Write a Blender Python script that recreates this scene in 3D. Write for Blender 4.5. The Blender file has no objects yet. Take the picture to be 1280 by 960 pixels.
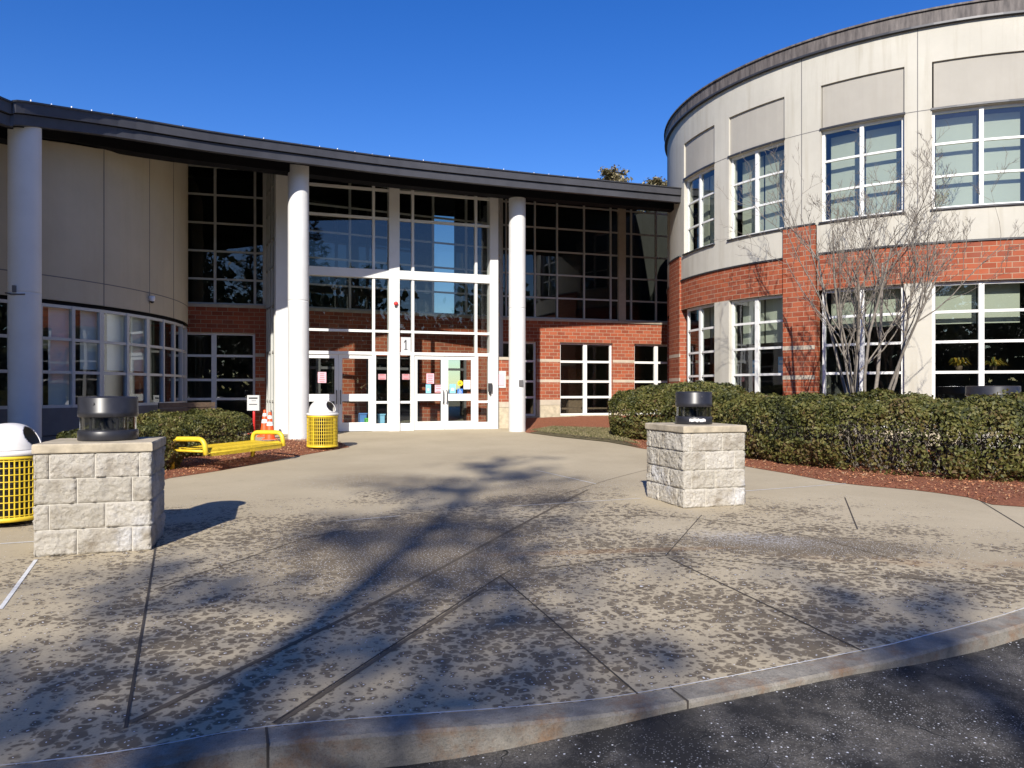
import bpy, math, random
import numpy as np
from mathutils import Vector, Matrix, noise
random.seed(7); RNG = np.random.default_rng(11)
PI = math.pi
sc = bpy.context.scene
COL = sc.collection

# ---------------------------------------------------------------- camera, sky, sun, exposure
EYE = 1.55; F = 950.0; HZ = 486.0
cam = bpy.data.cameras.new('camera'); camo = bpy.data.objects.new('camera', cam); COL.objects.link(camo)
cam.sensor_width = 36; cam.lens = 36 * F / 1280; cam.shift_y = (HZ - 480) / 1280
cam.clip_start = .05; cam.clip_end = 3000
camo.location = (0, 0, EYE); camo.rotation_euler = (PI / 2, 0, 0)
sc.camera = camo
SUN_EL = math.radians(31.5); SUN_AZ = math.atan2(.13, 1.0)      # shadows run away from the camera, a little to the right
w = bpy.data.worlds.new('World'); sc.world = w; w.use_nodes = True
nt = w.node_tree; nt.nodes.clear()
sky = nt.nodes.new('ShaderNodeTexSky'); sky.sky_type = 'NISHITA'; sky.sun_disc = False
sky.sun_elevation = SUN_EL; sky.sun_rotation = PI + SUN_AZ
sky.altitude = 300; sky.air_density = 1.0; sky.dust_density = .25; sky.ozone_density = 3.0
hs = nt.nodes.new('ShaderNodeHueSaturation'); hs.inputs['Saturation'].default_value = 1.36; hs.inputs['Hue'].default_value = .519
bgn = nt.nodes.new('ShaderNodeBackground'); bgn.inputs[1].default_value = .11
wo = nt.nodes.new('ShaderNodeOutputWorld')
nt.links.new(sky.outputs[0], hs.inputs['Color']); nt.links.new(hs.outputs[0], bgn.inputs[0]); nt.links.new(bgn.outputs[0], wo.inputs[0])
sun = bpy.data.lights.new('sun', 'SUN'); sun.energy = 4.9; sun.angle = math.radians(.53); sun.color = (1, .94, .85)
suno = bpy.data.objects.new('sun', sun); COL.objects.link(suno)
sdir = Vector((math.sin(SUN_AZ) * math.cos(SUN_EL), math.cos(SUN_AZ) * math.cos(SUN_EL), -math.sin(SUN_EL)))
suno.rotation_euler = sdir.to_track_quat('-Z', 'Y').to_euler(); suno.location = (0, -20, 30)
sc.view_settings.view_transform = 'Standard'; sc.view_settings.look = 'None'
sc.view_settings.exposure = .5; sc.view_settings.gamma = 1
sc.render.engine = 'CYCLES'; sc.cycles.max_bounces = 8; sc.cycles.transparent_max_bounces = 16

# ---------------------------------------------------------------- measuring helpers
SL = .0155
def P(y): return SL * (y - 2)                                   # the plaza rises gently to the doors
def G(px, py, dz=0):                                            # a point of the plaza plane
    Y = (EYE + 2 * SL - dz) / ((py - HZ) / F + SL)
    return Vector(((px - 640) / F * Y, Y, P(Y) + dz))
def lineY(px, Y0, m): return Y0 / (1 - m * (px - 640) / F)

# ---------------------------------------------------------------- materials
def new_mat(name):
    m = bpy.data.materials.new(name); m.use_nodes = True
    n = m.node_tree; b = n.nodes['Principled BSDF']
    return m, n, b
def N(n, t, **k):
    o = n.nodes.new(t)
    for a, v in k.items(): setattr(o, a, v)
    return o
def ramp(n, fac, stops):
    r = N(n, 'ShaderNodeValToRGB'); e = r.color_ramp.elements
    while len(e) < len(stops): e.new(.5)
    for i, (p, c) in enumerate(stops):
        e[i].position = p; e[i].color = (c, c, c, 1) if isinstance(c, (int, float)) else (*c, 1)
    n.links.new(fac, r.inputs[0]); return r.outputs[0]
def math_(n, op, a, b=None, c=None, clamp=False):
    o = N(n, 'ShaderNodeMath', operation=op); o.use_clamp = clamp
    for i, v in enumerate((a, b, c)):
        if v is None: continue
        if isinstance(v, (int, float)): o.inputs[i].default_value = v
        else: n.links.new(v, o.inputs[i])
    return o.outputs[0]
def mixc(n, f, a, b, mode='MIX'):
    o = N(n, 'ShaderNodeMix', data_type='RGBA', blend_type=mode)
    for s, v in ((0, f), (6, a), (7, b)):
        if isinstance(v, (int, float)): o.inputs[s].default_value = v
        elif isinstance(v, tuple): o.inputs[s].default_value = (*v, 1)
        else: n.links.new(v, o.inputs[s])
    return o.outputs[2]
def noise_(n, vec, scale, detail=4, rough=.55, dist=0):
    o = N(n, 'ShaderNodeTexNoise'); o.inputs['Scale'].default_value = scale; o.inputs['Detail'].default_value = detail
    o.inputs['Roughness'].default_value = rough; o.inputs['Distortion'].default_value = dist
    n.links.new(vec, o.inputs['Vector']); return o.outputs[0]
def bump(n, b, h, strength, dist):
    o = N(n, 'ShaderNodeBump'); o.inputs['Strength'].default_value = strength; o.inputs['Distance'].default_value = dist
    n.links.new(h, o.inputs['Height']); n.links.new(o.outputs[0], b.inputs['Normal'])
def pos(n): return N(n, 'ShaderNodeNewGeometry').outputs['Position']
def obj(n): return N(n, 'ShaderNodeTexCoord').outputs['Object']
def uv(n): return N(n, 'ShaderNodeTexCoord').outputs['UV']

def simple(name, col, rough=.6, var=.12, scale=3, metal=0, bumpd=0, bscale=40, spec=.5, coord='pos'):
    m, n, b = new_mat(name)
    p = pos(n) if coord == 'pos' else obj(n)
    f = noise_(n, p, scale, 5, .6)
    lo = tuple(c * (1 - var) for c in col); hi = tuple(min(1, c * (1 + var)) for c in col)
    c = ramp(n, f, [(.3, lo), (.7, hi)])
    n.links.new(c, b.inputs['Base Color']); b.inputs['Roughness'].default_value = rough
    b.inputs['Metallic'].default_value = metal; b.inputs['Specular IOR Level'].default_value = spec
    if bumpd: bump(n, b, noise_(n, p, bscale, 4), .6, bumpd)
    return m

def stucco(name, col, stain=.6):
    m, n, b = new_mat(name); p = pos(n)
    f1 = noise_(n, p, .7, 5, .6); f2 = noise_(n, p, 7, 4, .6)
    mp = N(n, 'ShaderNodeMapping'); mp.inputs['Scale'].default_value = (5, 5, .35); n.links.new(p, mp.inputs[0])
    f3 = noise_(n, mp.outputs[0], 1.0, 5, .65)                   # rain streaks
    c = mixc(n, ramp(n, f1, [(.3, 0.), (.75, 1.)]), tuple(x * .84 for x in col), col)
    c = mixc(n, ramp(n, f3, [(.50, 0.), (.80, stain)]), c, tuple(x * y for x, y in zip(col, (.62, .58, .5))))
    c = mixc(n, math_(n, 'MULTIPLY', f2, .12), c, tuple(x * .7 for x in col))
    n.links.new(c, b.inputs['Base Color']); b.inputs['Roughness'].default_value = .9; b.inputs['Specular IOR Level'].default_value = .2
    bump(n, b, noise_(n, p, 140, 3), .35, .004)
    return m

def brick(name, c1, c2, mort):
    m, n, b = new_mat(name); u = uv(n)
    br = N(n, 'ShaderNodeTexBrick'); br.offset = .5
    n.links.new(u, br.inputs['Vector'])
    for k, v in (('Scale', 1.0), ('Mortar Size', .0085), ('Mortar Smooth', .15), ('Bias', -.1), ('Brick Width', .295), ('Row Height', .1231)):
        br.inputs[k].default_value = v
    br.inputs['Color1'].default_value = (*c1, 1); br.inputs['Color2'].default_value = (*c2, 1); br.inputs['Mortar'].default_value = (*mort, 1)
    p = pos(n)
    f = noise_(n, p, 3.2, 5, .6); f2 = noise_(n, p, 60, 3, .6)
    c = mixc(n, ramp(n, f, [(.4, 0.), (.8, .14)]), br.outputs['Color'], (.42, .30, .24))
    c = mixc(n, math_(n, 'MULTIPLY', f2, .35), c, (.12, .035, .02), 'MIX')
    n.links.new(c, b.inputs['Base Color']); b.inputs['Roughness'].default_value = .85; b.inputs['Specular IOR Level'].default_value = .25
    h = math_(n, 'ADD', math_(n, 'MULTIPLY', br.outputs['Fac'], -1.0), math_(n, 'MULTIPLY', f2, .3))
    bump(n, b, h, .7, .008)
    return m

def ellipse(n, p, cx, cy, rx, ry, rot, soft=.6):
    mp = N(n, 'ShaderNodeMapping', vector_type='TEXTURE')
    mp.inputs['Location'].default_value = (cx, cy, 0); mp.inputs['Rotation'].default_value = (0, 0, rot)
    mp.inputs['Scale'].default_value = (rx, ry, 1e6)
    n.links.new(p, mp.inputs[0])
    l = N(n, 'ShaderNodeVectorMath', operation='LENGTH'); n.links.new(mp.outputs[0], l.inputs[0])
    r = N(n, 'ShaderNodeMapRange', interpolation_type='SMOOTHSTEP'); n.links.new(l.outputs['Value'], r.inputs[0])
    r.inputs[1].default_value = 1.0; r.inputs[2].default_value = 1 - soft; r.inputs[3].default_value = 0; r.inputs[4].default_value = 1
    return r.outputs[0]

def concrete():
    m, n, b = new_mat('plaza_concrete'); p = pos(n)
    base = mixc(n, ramp(n, noise_(n, p, .55, 6, .6), [(.3, 0.), (.7, 1.)]), (.42, .35, .235), (.53, .45, .31))
    base = mixc(n, ramp(n, noise_(n, p, 90, 3, .7), [(.35, 0.), (.7, .35)]), base, (.20, .175, .13))
    base = mixc(n, ramp(n, noise_(n, p, 6, 5, .7), [(.55, 0.), (.8, .35)]), base, (.28, .225, .15))
    # melt-damp spots round salt grains
    wp = N(n, 'ShaderNodeVectorMath', operation='ADD')
    nz = N(n, 'ShaderNodeTexNoise'); nz.inputs['Scale'].default_value = 14; n.links.new(p, nz.inputs['Vector'])
    sc_ = N(n, 'ShaderNodeVectorMath', operation='SCALE'); sc_.inputs['Scale'].default_value = .07; n.links.new(nz.outputs['Color'], sc_.inputs[0])
    n.links.new(p, wp.inputs[0]); n.links.new(sc_.outputs[0], wp.inputs[1])
    v = N(n, 'ShaderNodeTexVoronoi', voronoi_dimensions='2D'); v.inputs['Scale'].default_value = 13.5; n.links.new(wp.outputs[0], v.inputs['Vector'])
    v2 = N(n, 'ShaderNodeTexVoronoi', voronoi_dimensions='2D'); v2.inputs['Scale'].default_value = 21; n.links.new(wp.outputs[0], v2.inputs['Vector'])
    field = math_(n, 'MULTIPLY', ellipse(n, p, .2, 6.2, 6.8, 6.0, .0, .6), .29)
    dens = math_(n, 'ADD', field, math_(n, 'MULTIPLY', math_(n, 'SUBTRACT', noise_(n, p, .8, 5, .7), .5), 1.7))
    wet1 = ellipse(n, p, -.95, 7.0, 2.0, 2.5, .35, .9)
    wet2 = ellipse(n, p, 2.75, 7.15, 1.75, .62, -.16, .75)
    wet3 = ellipse(n, p, -1.9, 11.6, 1.9, 1.3, -.1, .9)
    wet4 = ellipse(n, p, .5, 10.9, 1.6, 2.6, -.35, .9)
    wet5 = ellipse(n, p, .9, 4.8, 2.0, 1.0, .25, .9)
    wet = math_(n, 'MAXIMUM', math_(n, 'MAXIMUM', wet1, wet2), math_(n, 'MAXIMUM', math_(n, 'MULTIPLY', wet3, .7), math_(n, 'MULTIPLY', wet4, .6)))
    dens = math_(n, 'ADD', dens, math_(n, 'ADD', math_(n, 'MULTIPLY', wet, .40), math_(n, 'MULTIPLY', wet5, .12)))
    dens = math_(n, 'MULTIPLY', dens, math_(n, 'ADD', .25, ellipse(n, p, .0, 4.5, 8.5, 9.2, 0, .4)))
    cr = N(n, 'ShaderNodeSeparateColor'); n.links.new(v.outputs['Color'], cr.inputs[0])
    thr = math_(n, 'MULTIPLY', dens, math_(n, 'ADD', .55, math_(n, 'MULTIPLY', cr.outputs[2], .75)))
    s1 = math_(n, 'GREATER_THAN', thr, v.outputs['Distance'])
    r1 = N(n, 'ShaderNodeMapRange', interpolation_type='SMOOTHSTEP')
    n.links.new(math_(n, 'SUBTRACT', thr, v.outputs['Distance']), r1.inputs[0]); r1.inputs[1].default_value = -.06; r1.inputs[2].default_value = .09
    r2 = N(n, 'ShaderNodeMapRange', interpolation_type='SMOOTHSTEP')
    n.links.new(math_(n, 'SUBTRACT', math_(n, 'MULTIPLY', dens, .55), v2.outputs['Distance']), r2.inputs[0]); r2.inputs[1].default_value = -.03; r2.inputs[2].default_value = .08
    spots = math_(n, 'MAXIMUM', r1.outputs[0], math_(n, 'MULTIPLY', r2.outputs[0], .8))
    damp = math_(n, 'MAXIMUM', math_(n, 'MULTIPLY', spots, .80), math_(n, 'MULTIPLY', wet, .72))
    damp = math_(n, 'MULTIPLY', damp, math_(n, 'ADD', .72, math_(n, 'MULTIPLY', noise_(n, p, 4, 4), .5)), clamp=True)
    col = mixc(n, damp, base, (.085, .063, .040))
    # rust-brown rims of the dried puddles
    rust = math_(n, 'MULTIPLY', ellipse(n, p, 4.2, 6.35, 2.6, .30, -.17, .7), ramp(n, noise_(n, p, 3, 5, .7), [(.4, 0.), (.7, .8)]))
    rust = math_(n, 'ADD', rust, math_(n, 'MULTIPLY', ellipse(n, p, .9, 6.9, 1.7, .12, .13, .6), .5), clamp=True)
    col = mixc(n, math_(n, 'MULTIPLY', rust, .6), col, (.30, .17, .075))
    # salt grains
    v3 = N(n, 'ShaderNodeTexVoronoi', voronoi_dimensions='2D'); v3.inputs['Scale'].default_value = 34; n.links.new(p, v3.inputs['Vector'])
    grain1 = math_(n, 'MULTIPLY', math_(n, 'LESS_THAN', v.outputs['Distance'], math_(n, 'MULTIPLY', cr.outputs[2], .075)), s1)
    sal = math_(n, 'ADD', math_(n, 'MULTIPLY', wet, .75), math_(n, 'MULTIPLY', field, .12))
    c3 = N(n, 'ShaderNodeSeparateColor'); n.links.new(v3.outputs['Color'], c3.inputs[0])
    grain2 = math_(n, 'MULTIPLY', math_(n, 'LESS_THAN', v3.outputs['Distance'], .15), math_(n, 'LESS_THAN', c3.outputs[2], sal))
    powder = math_(n, 'MULTIPLY', ellipse(n, p, 2.35, 7.45, .95, .42, -.35, .9), ramp(n, noise_(n, p, 25, 4, .7), [(.45, 0.), (.7, .6)]))
    gr = math_(n, 'MAXIMUM', math_(n, 'MAXIMUM', grain1, math_(n, 'MULTIPLY', grain2, .8)), powder)
    col = mixc(n, gr, col, (.75, .76, .78))
    n.links.new(col, b.inputs['Base Color'])
    n.links.new(math_(n, 'SUBTRACT', .92, math_(n, 'MULTIPLY', damp, .22)), b.inputs['Roughness'])
    b.inputs['Specular IOR Level'].default_value = .35
    bump(n, b, math_(n, 'ADD', noise_(n, p, 130, 4, .7), math_(n, 'MULTIPLY', gr, 2.0)), .5, .004)
    return m

def asphalt():
    m, n, b = new_mat('asphalt'); p = pos(n)
    a = mixc(n, ramp(n, noise_(n, p, 2.2, 6, .7), [(.44, 0.), (.66, 1.)]), (.024, .022, .020), (.22, .20, .17))
    a = mixc(n, ramp(n, noise_(n, p, 75, 4, .8), [(.4, 0.), (.62, .75)]), a, (.022, .020, .018))
    v = N(n, 'ShaderNodeTexVoronoi', voronoi_dimensions='2D'); v.inputs['Scale'].default_value = 24; n.links.new(p, v.inputs['Vector'])
    c = N(n, 'ShaderNodeSeparateColor'); n.links.new(v.outputs['Color'], c.inputs[0])
    g = math_(n, 'MULTIPLY', math_(n, 'LESS_THAN', v.outputs['Distance'], math_(n, 'MULTIPLY', c.outputs[1], .13)), math_(n, 'LESS_THAN', c.outputs[2], .5))
    v2 = N(n, 'ShaderNodeTexVoronoi', voronoi_dimensions='2D'); v2.inputs['Scale'].default_value = 85; n.links.new(p, v2.inputs['Vector'])
    c2 = N(n, 'ShaderNodeSeparateColor'); n.links.new(v2.outputs['Color'], c2.inputs[0])
    g2 = math_(n, 'MULTIPLY', math_(n, 'LESS_THAN', v2.outputs['Distance'], .25), math_(n, 'LESS_THAN', c2.outputs[2], .30))
    patch = ramp(n, noise_(n, p, 1.3, 4, .7), [(.42, .12), (.62, 1.)])
    a = mixc(n, math_(n, 'MULTIPLY', g2, math_(n, 'MULTIPLY', patch, .8)), a, (.42, .41, .40)); g = math_(n, 'MULTIPLY', g, ramp(n, noise_(n, p, 2.7, 3, .6), [(.45, 0.), (.5, 1.)]))
    a = mixc(n, g, a, (.85, .86, .9))
    vc = N(n, 'ShaderNodeTexVoronoi', voronoi_dimensions='2D', feature='DISTANCE_TO_EDGE'); vc.inputs['Scale'].default_value = .7
    wv = N(n, 'ShaderNodeVectorMath', operation='ADD'); nz = N(n, 'ShaderNodeTexNoise'); nz.inputs['Scale'].default_value = 3; n.links.new(p, nz.inputs['Vector'])
    n.links.new(p, wv.inputs[0]); n.links.new(nz.outputs['Color'], wv.inputs[1]); n.links.new(wv.outputs[0], vc.inputs['Vector'])
    a = mixc(n, math_(n, 'LESS_THAN', vc.outputs['Distance'], .0025), a, (.008, .008, .008))
    n.links.new(a, b.inputs['Base Color']); b.inputs['Roughness'].default_value = .85
    bump(n, b, math_(n, 'ADD', noise_(n, p, 90, 4, .8), g), 1.0, .012)
    return m

def splitstone():
    m, n, b = new_mat('split_face_stone'); p = obj(n)
    at = N(n, 'ShaderNodeAttribute', attribute_name='rnd')
    c = mixc(n, at.outputs['Fac'], (.54, .50, .42), (.68, .64, .56))
    c = mixc(n, ramp(n, noise_(n, p, 3.5, 5, .65), [(.5, 0.), (.72, .75)]), c, (.25, .20, .14))
    c = mixc(n, ramp(n, noise_(n, p, 2.1, 3, .5), [(.58, 0.), (.7, .7)]), c, (.74, .74, .74))
    c = mixc(n, ramp(n, noise_(n, p, 45, 4, .7), [(.4, 0.), (.7, .4)]), c, (.3, .26, .2))
    n.links.new(c, b.inputs['Base Color']); b.inputs['Roughness'].default_value = .93; b.inputs['Specular IOR Level'].default_value = .2
    bump(n, b, noise_(n, p, 38, 6, .75), 1.0, .035)
    return m

def glass(name, tint, refl):
    m, n, b = new_mat(name); n.nodes.remove(b)
    out = [x for x in n.nodes if x.type == 'OUTPUT_MATERIAL'][0]
    tr = N(n, 'ShaderNodeBsdfTransparent'); tr.inputs[0].default_value = (*tint, 1)
    gl = N(n, 'ShaderNodeBsdfGlossy'); gl.inputs['Roughness'].default_value = 0.0; gl.inputs[0].default_value = (.92, .96, 1, 1)
    ge = N(n, 'ShaderNodeNewGeometry'); dt = N(n, 'ShaderNodeVectorMath', operation='DOT_PRODUCT')
    n.links.new(ge.outputs['Normal'], dt.inputs[0]); n.links.new(ge.outputs['Incoming'], dt.inputs[1])
    c = math_(n, 'ABSOLUTE', dt.outputs['Value'])                # the same from both sides of the thin pane
    f = math_(n, 'ADD', math_(n, 'MULTIPLY', math_(n, 'POWER', math_(n, 'SUBTRACT', 1.0, c, clamp=True), 4.5), .92), refl, clamp=True)
    bp = N(n, 'ShaderNodeBump'); bp.inputs['Strength'].default_value = .12; bp.inputs['Distance'].default_value = .012
    n.links.new(noise_(n, pos(n), 1.4, 1), bp.inputs['Height']); n.links.new(bp.outputs[0], gl.inputs['Normal'])
    mx = N(n, 'ShaderNodeMixShader'); n.links.new(f, mx.inputs[0]); n.links.new(tr.outputs[0], mx.inputs[1]); n.links.new(gl.outputs[0], mx.inputs[2])
    n.links.new(mx.outputs[0], out.inputs[0]); return m

def leafmat(name, cols, rough=.45, trans=.25):
    m, n, b = new_mat(name)
    at = N(n, 'ShaderNodeAttribute', attribute_name='rnd')
    k = len(cols)
    c = ramp(n, at.outputs['Fac'], [(i / (k - 1), cols[i]) for i in range(k)])
    n.links.new(c, b.inputs['Base Color']); b.inputs['Roughness'].default_value = rough
    tl = N(n, 'ShaderNodeBsdfTranslucent'); n.links.new(c, tl.inputs[0])
    mx = N(n, 'ShaderNodeMixShader'); mx.inputs[0].default_value = trans
    out = [x for x in n.nodes if x.type == 'OUTPUT_MATERIAL'][0]
    n.links.new(b.outputs[0], mx.inputs[1]); n.links.new(tl.outputs[0], mx.inputs[2]); n.links.new(mx.outputs[0], out.inputs[0])
    return m

M = dict(
    stucco=stucco('pale_stucco', (.54, .515, .445)), panel=stucco('grey_stucco', (.42, .395, .345), .2),
    stucco_tan=stucco('tan_stucco', (.50, .44, .33), .2),
    brick=brick('red_brick', (.41, .104, .045), (.25, .056, .027), (.44, .31, .21)),
    stone=simple('cast_stone', (.47, .41, .32), .85, .12, 4, bumpd=.003, bscale=90),
    base=simple('base_block', (.46, .40, .29), .9, .22, 7, bumpd=.008, bscale=30),
    white=simple('white_frame', (.74, .74, .71), .4, .04, 2), mull=simple('mullion_metal', (.50, .50, .47), .45, .05, 2),
    grey=simple('grey_siding', (.13, .125, .125), .7, .1, 5), darkmetal=simple('dark_fascia_metal', (.05, .05, .055), .42, .18, 2.5, metal=.3),
    lightmetal=simple('fascia_metal', (.058, .058, .065), .5, .2, 1.7, metal=.2),
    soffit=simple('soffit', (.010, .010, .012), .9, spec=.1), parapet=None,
    column=simple('column_paint', (.66, .66, .64), .55, .05, 1.5, bumpd=.001), glass=glass('window_glass', (.73, .77, .74), .11),
    glassd=glass('dark_glass', (.46, .50, .46), .06), clear=glass('clear_glass', (.8, .84, .82), .075),
    blind=simple('roller_blind', (.50, .52, .43), .8, .04, 1), blindw=simple('pale_blind', (.80, .86, .88), .8, .05, 1),
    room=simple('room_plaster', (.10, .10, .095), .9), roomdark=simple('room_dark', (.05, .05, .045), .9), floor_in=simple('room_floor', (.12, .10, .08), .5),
    yellow=simple('yellow_coating', (.74, .53, .035), .45, .16, 9), lid=simple('white_plastic', (.72, .70, .67), .4, .07, 4),
    black=simple('black_metal', (.022, .022, .026), .38, .3, 9, coord='obj'), lens=glass('lamp_lens', (.62, .63, .6), .16),
    stoneblk=splitstone(), cap=simple('cap_stone', (.43, .37, .27), .9, .3, 5, bumpd=.006, bscale=60, coord='obj'),
    mortar=simple('mortar', (.60, .565, .49), .95, .1, 30, bumpd=.004), concrete=concrete(), asphalt=asphalt(),
    granite=None, mulch=None, orange=simple('cone_orange', (.85, .10, .02), .5, .05), reflect=simple('cone_band', (.85, .85, .85), .4, .04),
    wood=simple('weathered_wood', (.14, .095, .06), .8, .3, 12), red=simple('red_paint', (.62, .03, .03), .4, .06),
    pink=simple('pink_paper', (.82, .45, .50), .8, .03), bluep=simple('blue_paper', (.25, .55, .75), .8, .06, 20), whitep=simple('white_paper', (.82, .82, .80), .8, .03),
    yel=simple('yellow_sticker', (.8, .55, .02), .6, .03), dblue=simple('blue_sign', (.05, .18, .55), .6, .03), ink=simple('ink', (.03, .03, .035), .7),
    signg=simple('sign_grey', (.52, .53, .53), .6, .03), bark=simple('grey_bark', (.20, .175, .145), .85, .3, 14, bumpd=.004, bscale=50),
    barkd=simple('brown_bark', (.09, .065, .045), .9, .3, 6, bumpd=.02, bscale=12), joint=simple('joint_gap', (.06, .05, .04), .95),
    jointd=simple('joint_damp', (.12, .095, .065), .95, .25, 8), jointw=simple('joint_sealant', (.66, .66, .64), .8, .15, 20), green=simple('green_plastic', (.15, .6, .1), .6), tub=simple('blue_tub', (.1, .25, .6), .5),
    roof=simple('roof_membrane', (.2, .2, .2), .9), snow=simple('white_guard', (.85, .86, .88), .4), pebble=simple('gravel_collar', (.35, .27, .18), .95, .5, 45, bumpd=.01),
)
def _parapet():
    m, n, b = new_mat('weathered_parapet'); p = pos(n)
    mp = N(n, 'ShaderNodeMapping'); mp.inputs['Scale'].default_value = (4, 4, .5); n.links.new(p, mp.inputs[0])
    c = mixc(n, ramp(n, noise_(n, mp.outputs[0], 2, 5, .7), [(.35, 0.), (.7, 1.)]), (.05, .042, .04), (.19, .165, .15))
    n.links.new(c, b.inputs['Base Color']); b.inputs['Roughness'].default_value = .7; return m
M['parapet'] = _parapet()
def _granite():
    m, n, b = new_mat('granite_kerb'); p = pos(n)
    c = mixc(n, ramp(n, noise_(n, p, 9, 6, .7), [(.35, 0.), (.7, 1.)]), (.20, .182, .15), (.35, .32, .265))
    c = mixc(n, ramp(n, noise_(n, p, 4, 6, .75), [(.50, 0.), (.68, .85)]), c, (.23, .13, .065))
    c = mixc(n, ramp(n, noise_(n, p, 120, 3, .8), [(.5, 0.), (.7, .5)]), c, (.05, .05, .05))
    n.links.new(c, b.inputs['Base Color']); b.inputs['Roughness'].default_value = .8; bump(n, b, noise_(n, p, 60, 6, .7), 1, .01); return m
M['granite'] = _granite()
def _mulch():
    m, n, b = new_mat('red_mulch'); p = pos(n)
    c = ramp(n, noise_(n, p, 32, 6, .8), [(.3, (.06, .02, .011)), (.5, (.28, .09, .04)), (.72, (.52, .24, .12))])
    n.links.new(c, b.inputs['Base Color']); b.inputs['Roughness'].default_value = .95; bump(n, b, noise_(n, p, 40, 6, .8), 1, .03); return m
M['mulch'] = _mulch()
def _grass():
    m, n, b = new_mat('winter_grass'); p = pos(n)
    c = ramp(n, noise_(n, p, 12, 6, .8), [(.3, (.06, .06, .025)), (.55, (.15, .12, .06)), (.75, (.30, .24, .14))])
    n.links.new(c, b.inputs['Base Color']); b.inputs['Roughness'].default_value = .95; bump(n, b, noise_(n, p, 50, 5, .8), 1, .03); return m
M['grass'] = _grass()
M['hedge'] = leafmat('hedge_leaf', [(.024, .030, .007), (.062, .070, .014), (.115, .118, .024), (.185, .165, .045), (.12, .075, .03)], .62)
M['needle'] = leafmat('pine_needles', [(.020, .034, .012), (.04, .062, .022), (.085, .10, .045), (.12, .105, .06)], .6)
M['needle_sunlit'] = leafmat('sunlit_needles', [(.13, .12, .06), (.26, .22, .12), (.38, .32, .19)], .7)  # pine needles with sunlight put into their pale tan colour
M['yucca'] = leafmat('plant_leaf', [(.20, .14, .02), (.35, .22, .02), (.08, .12, .03)], .5)

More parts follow.
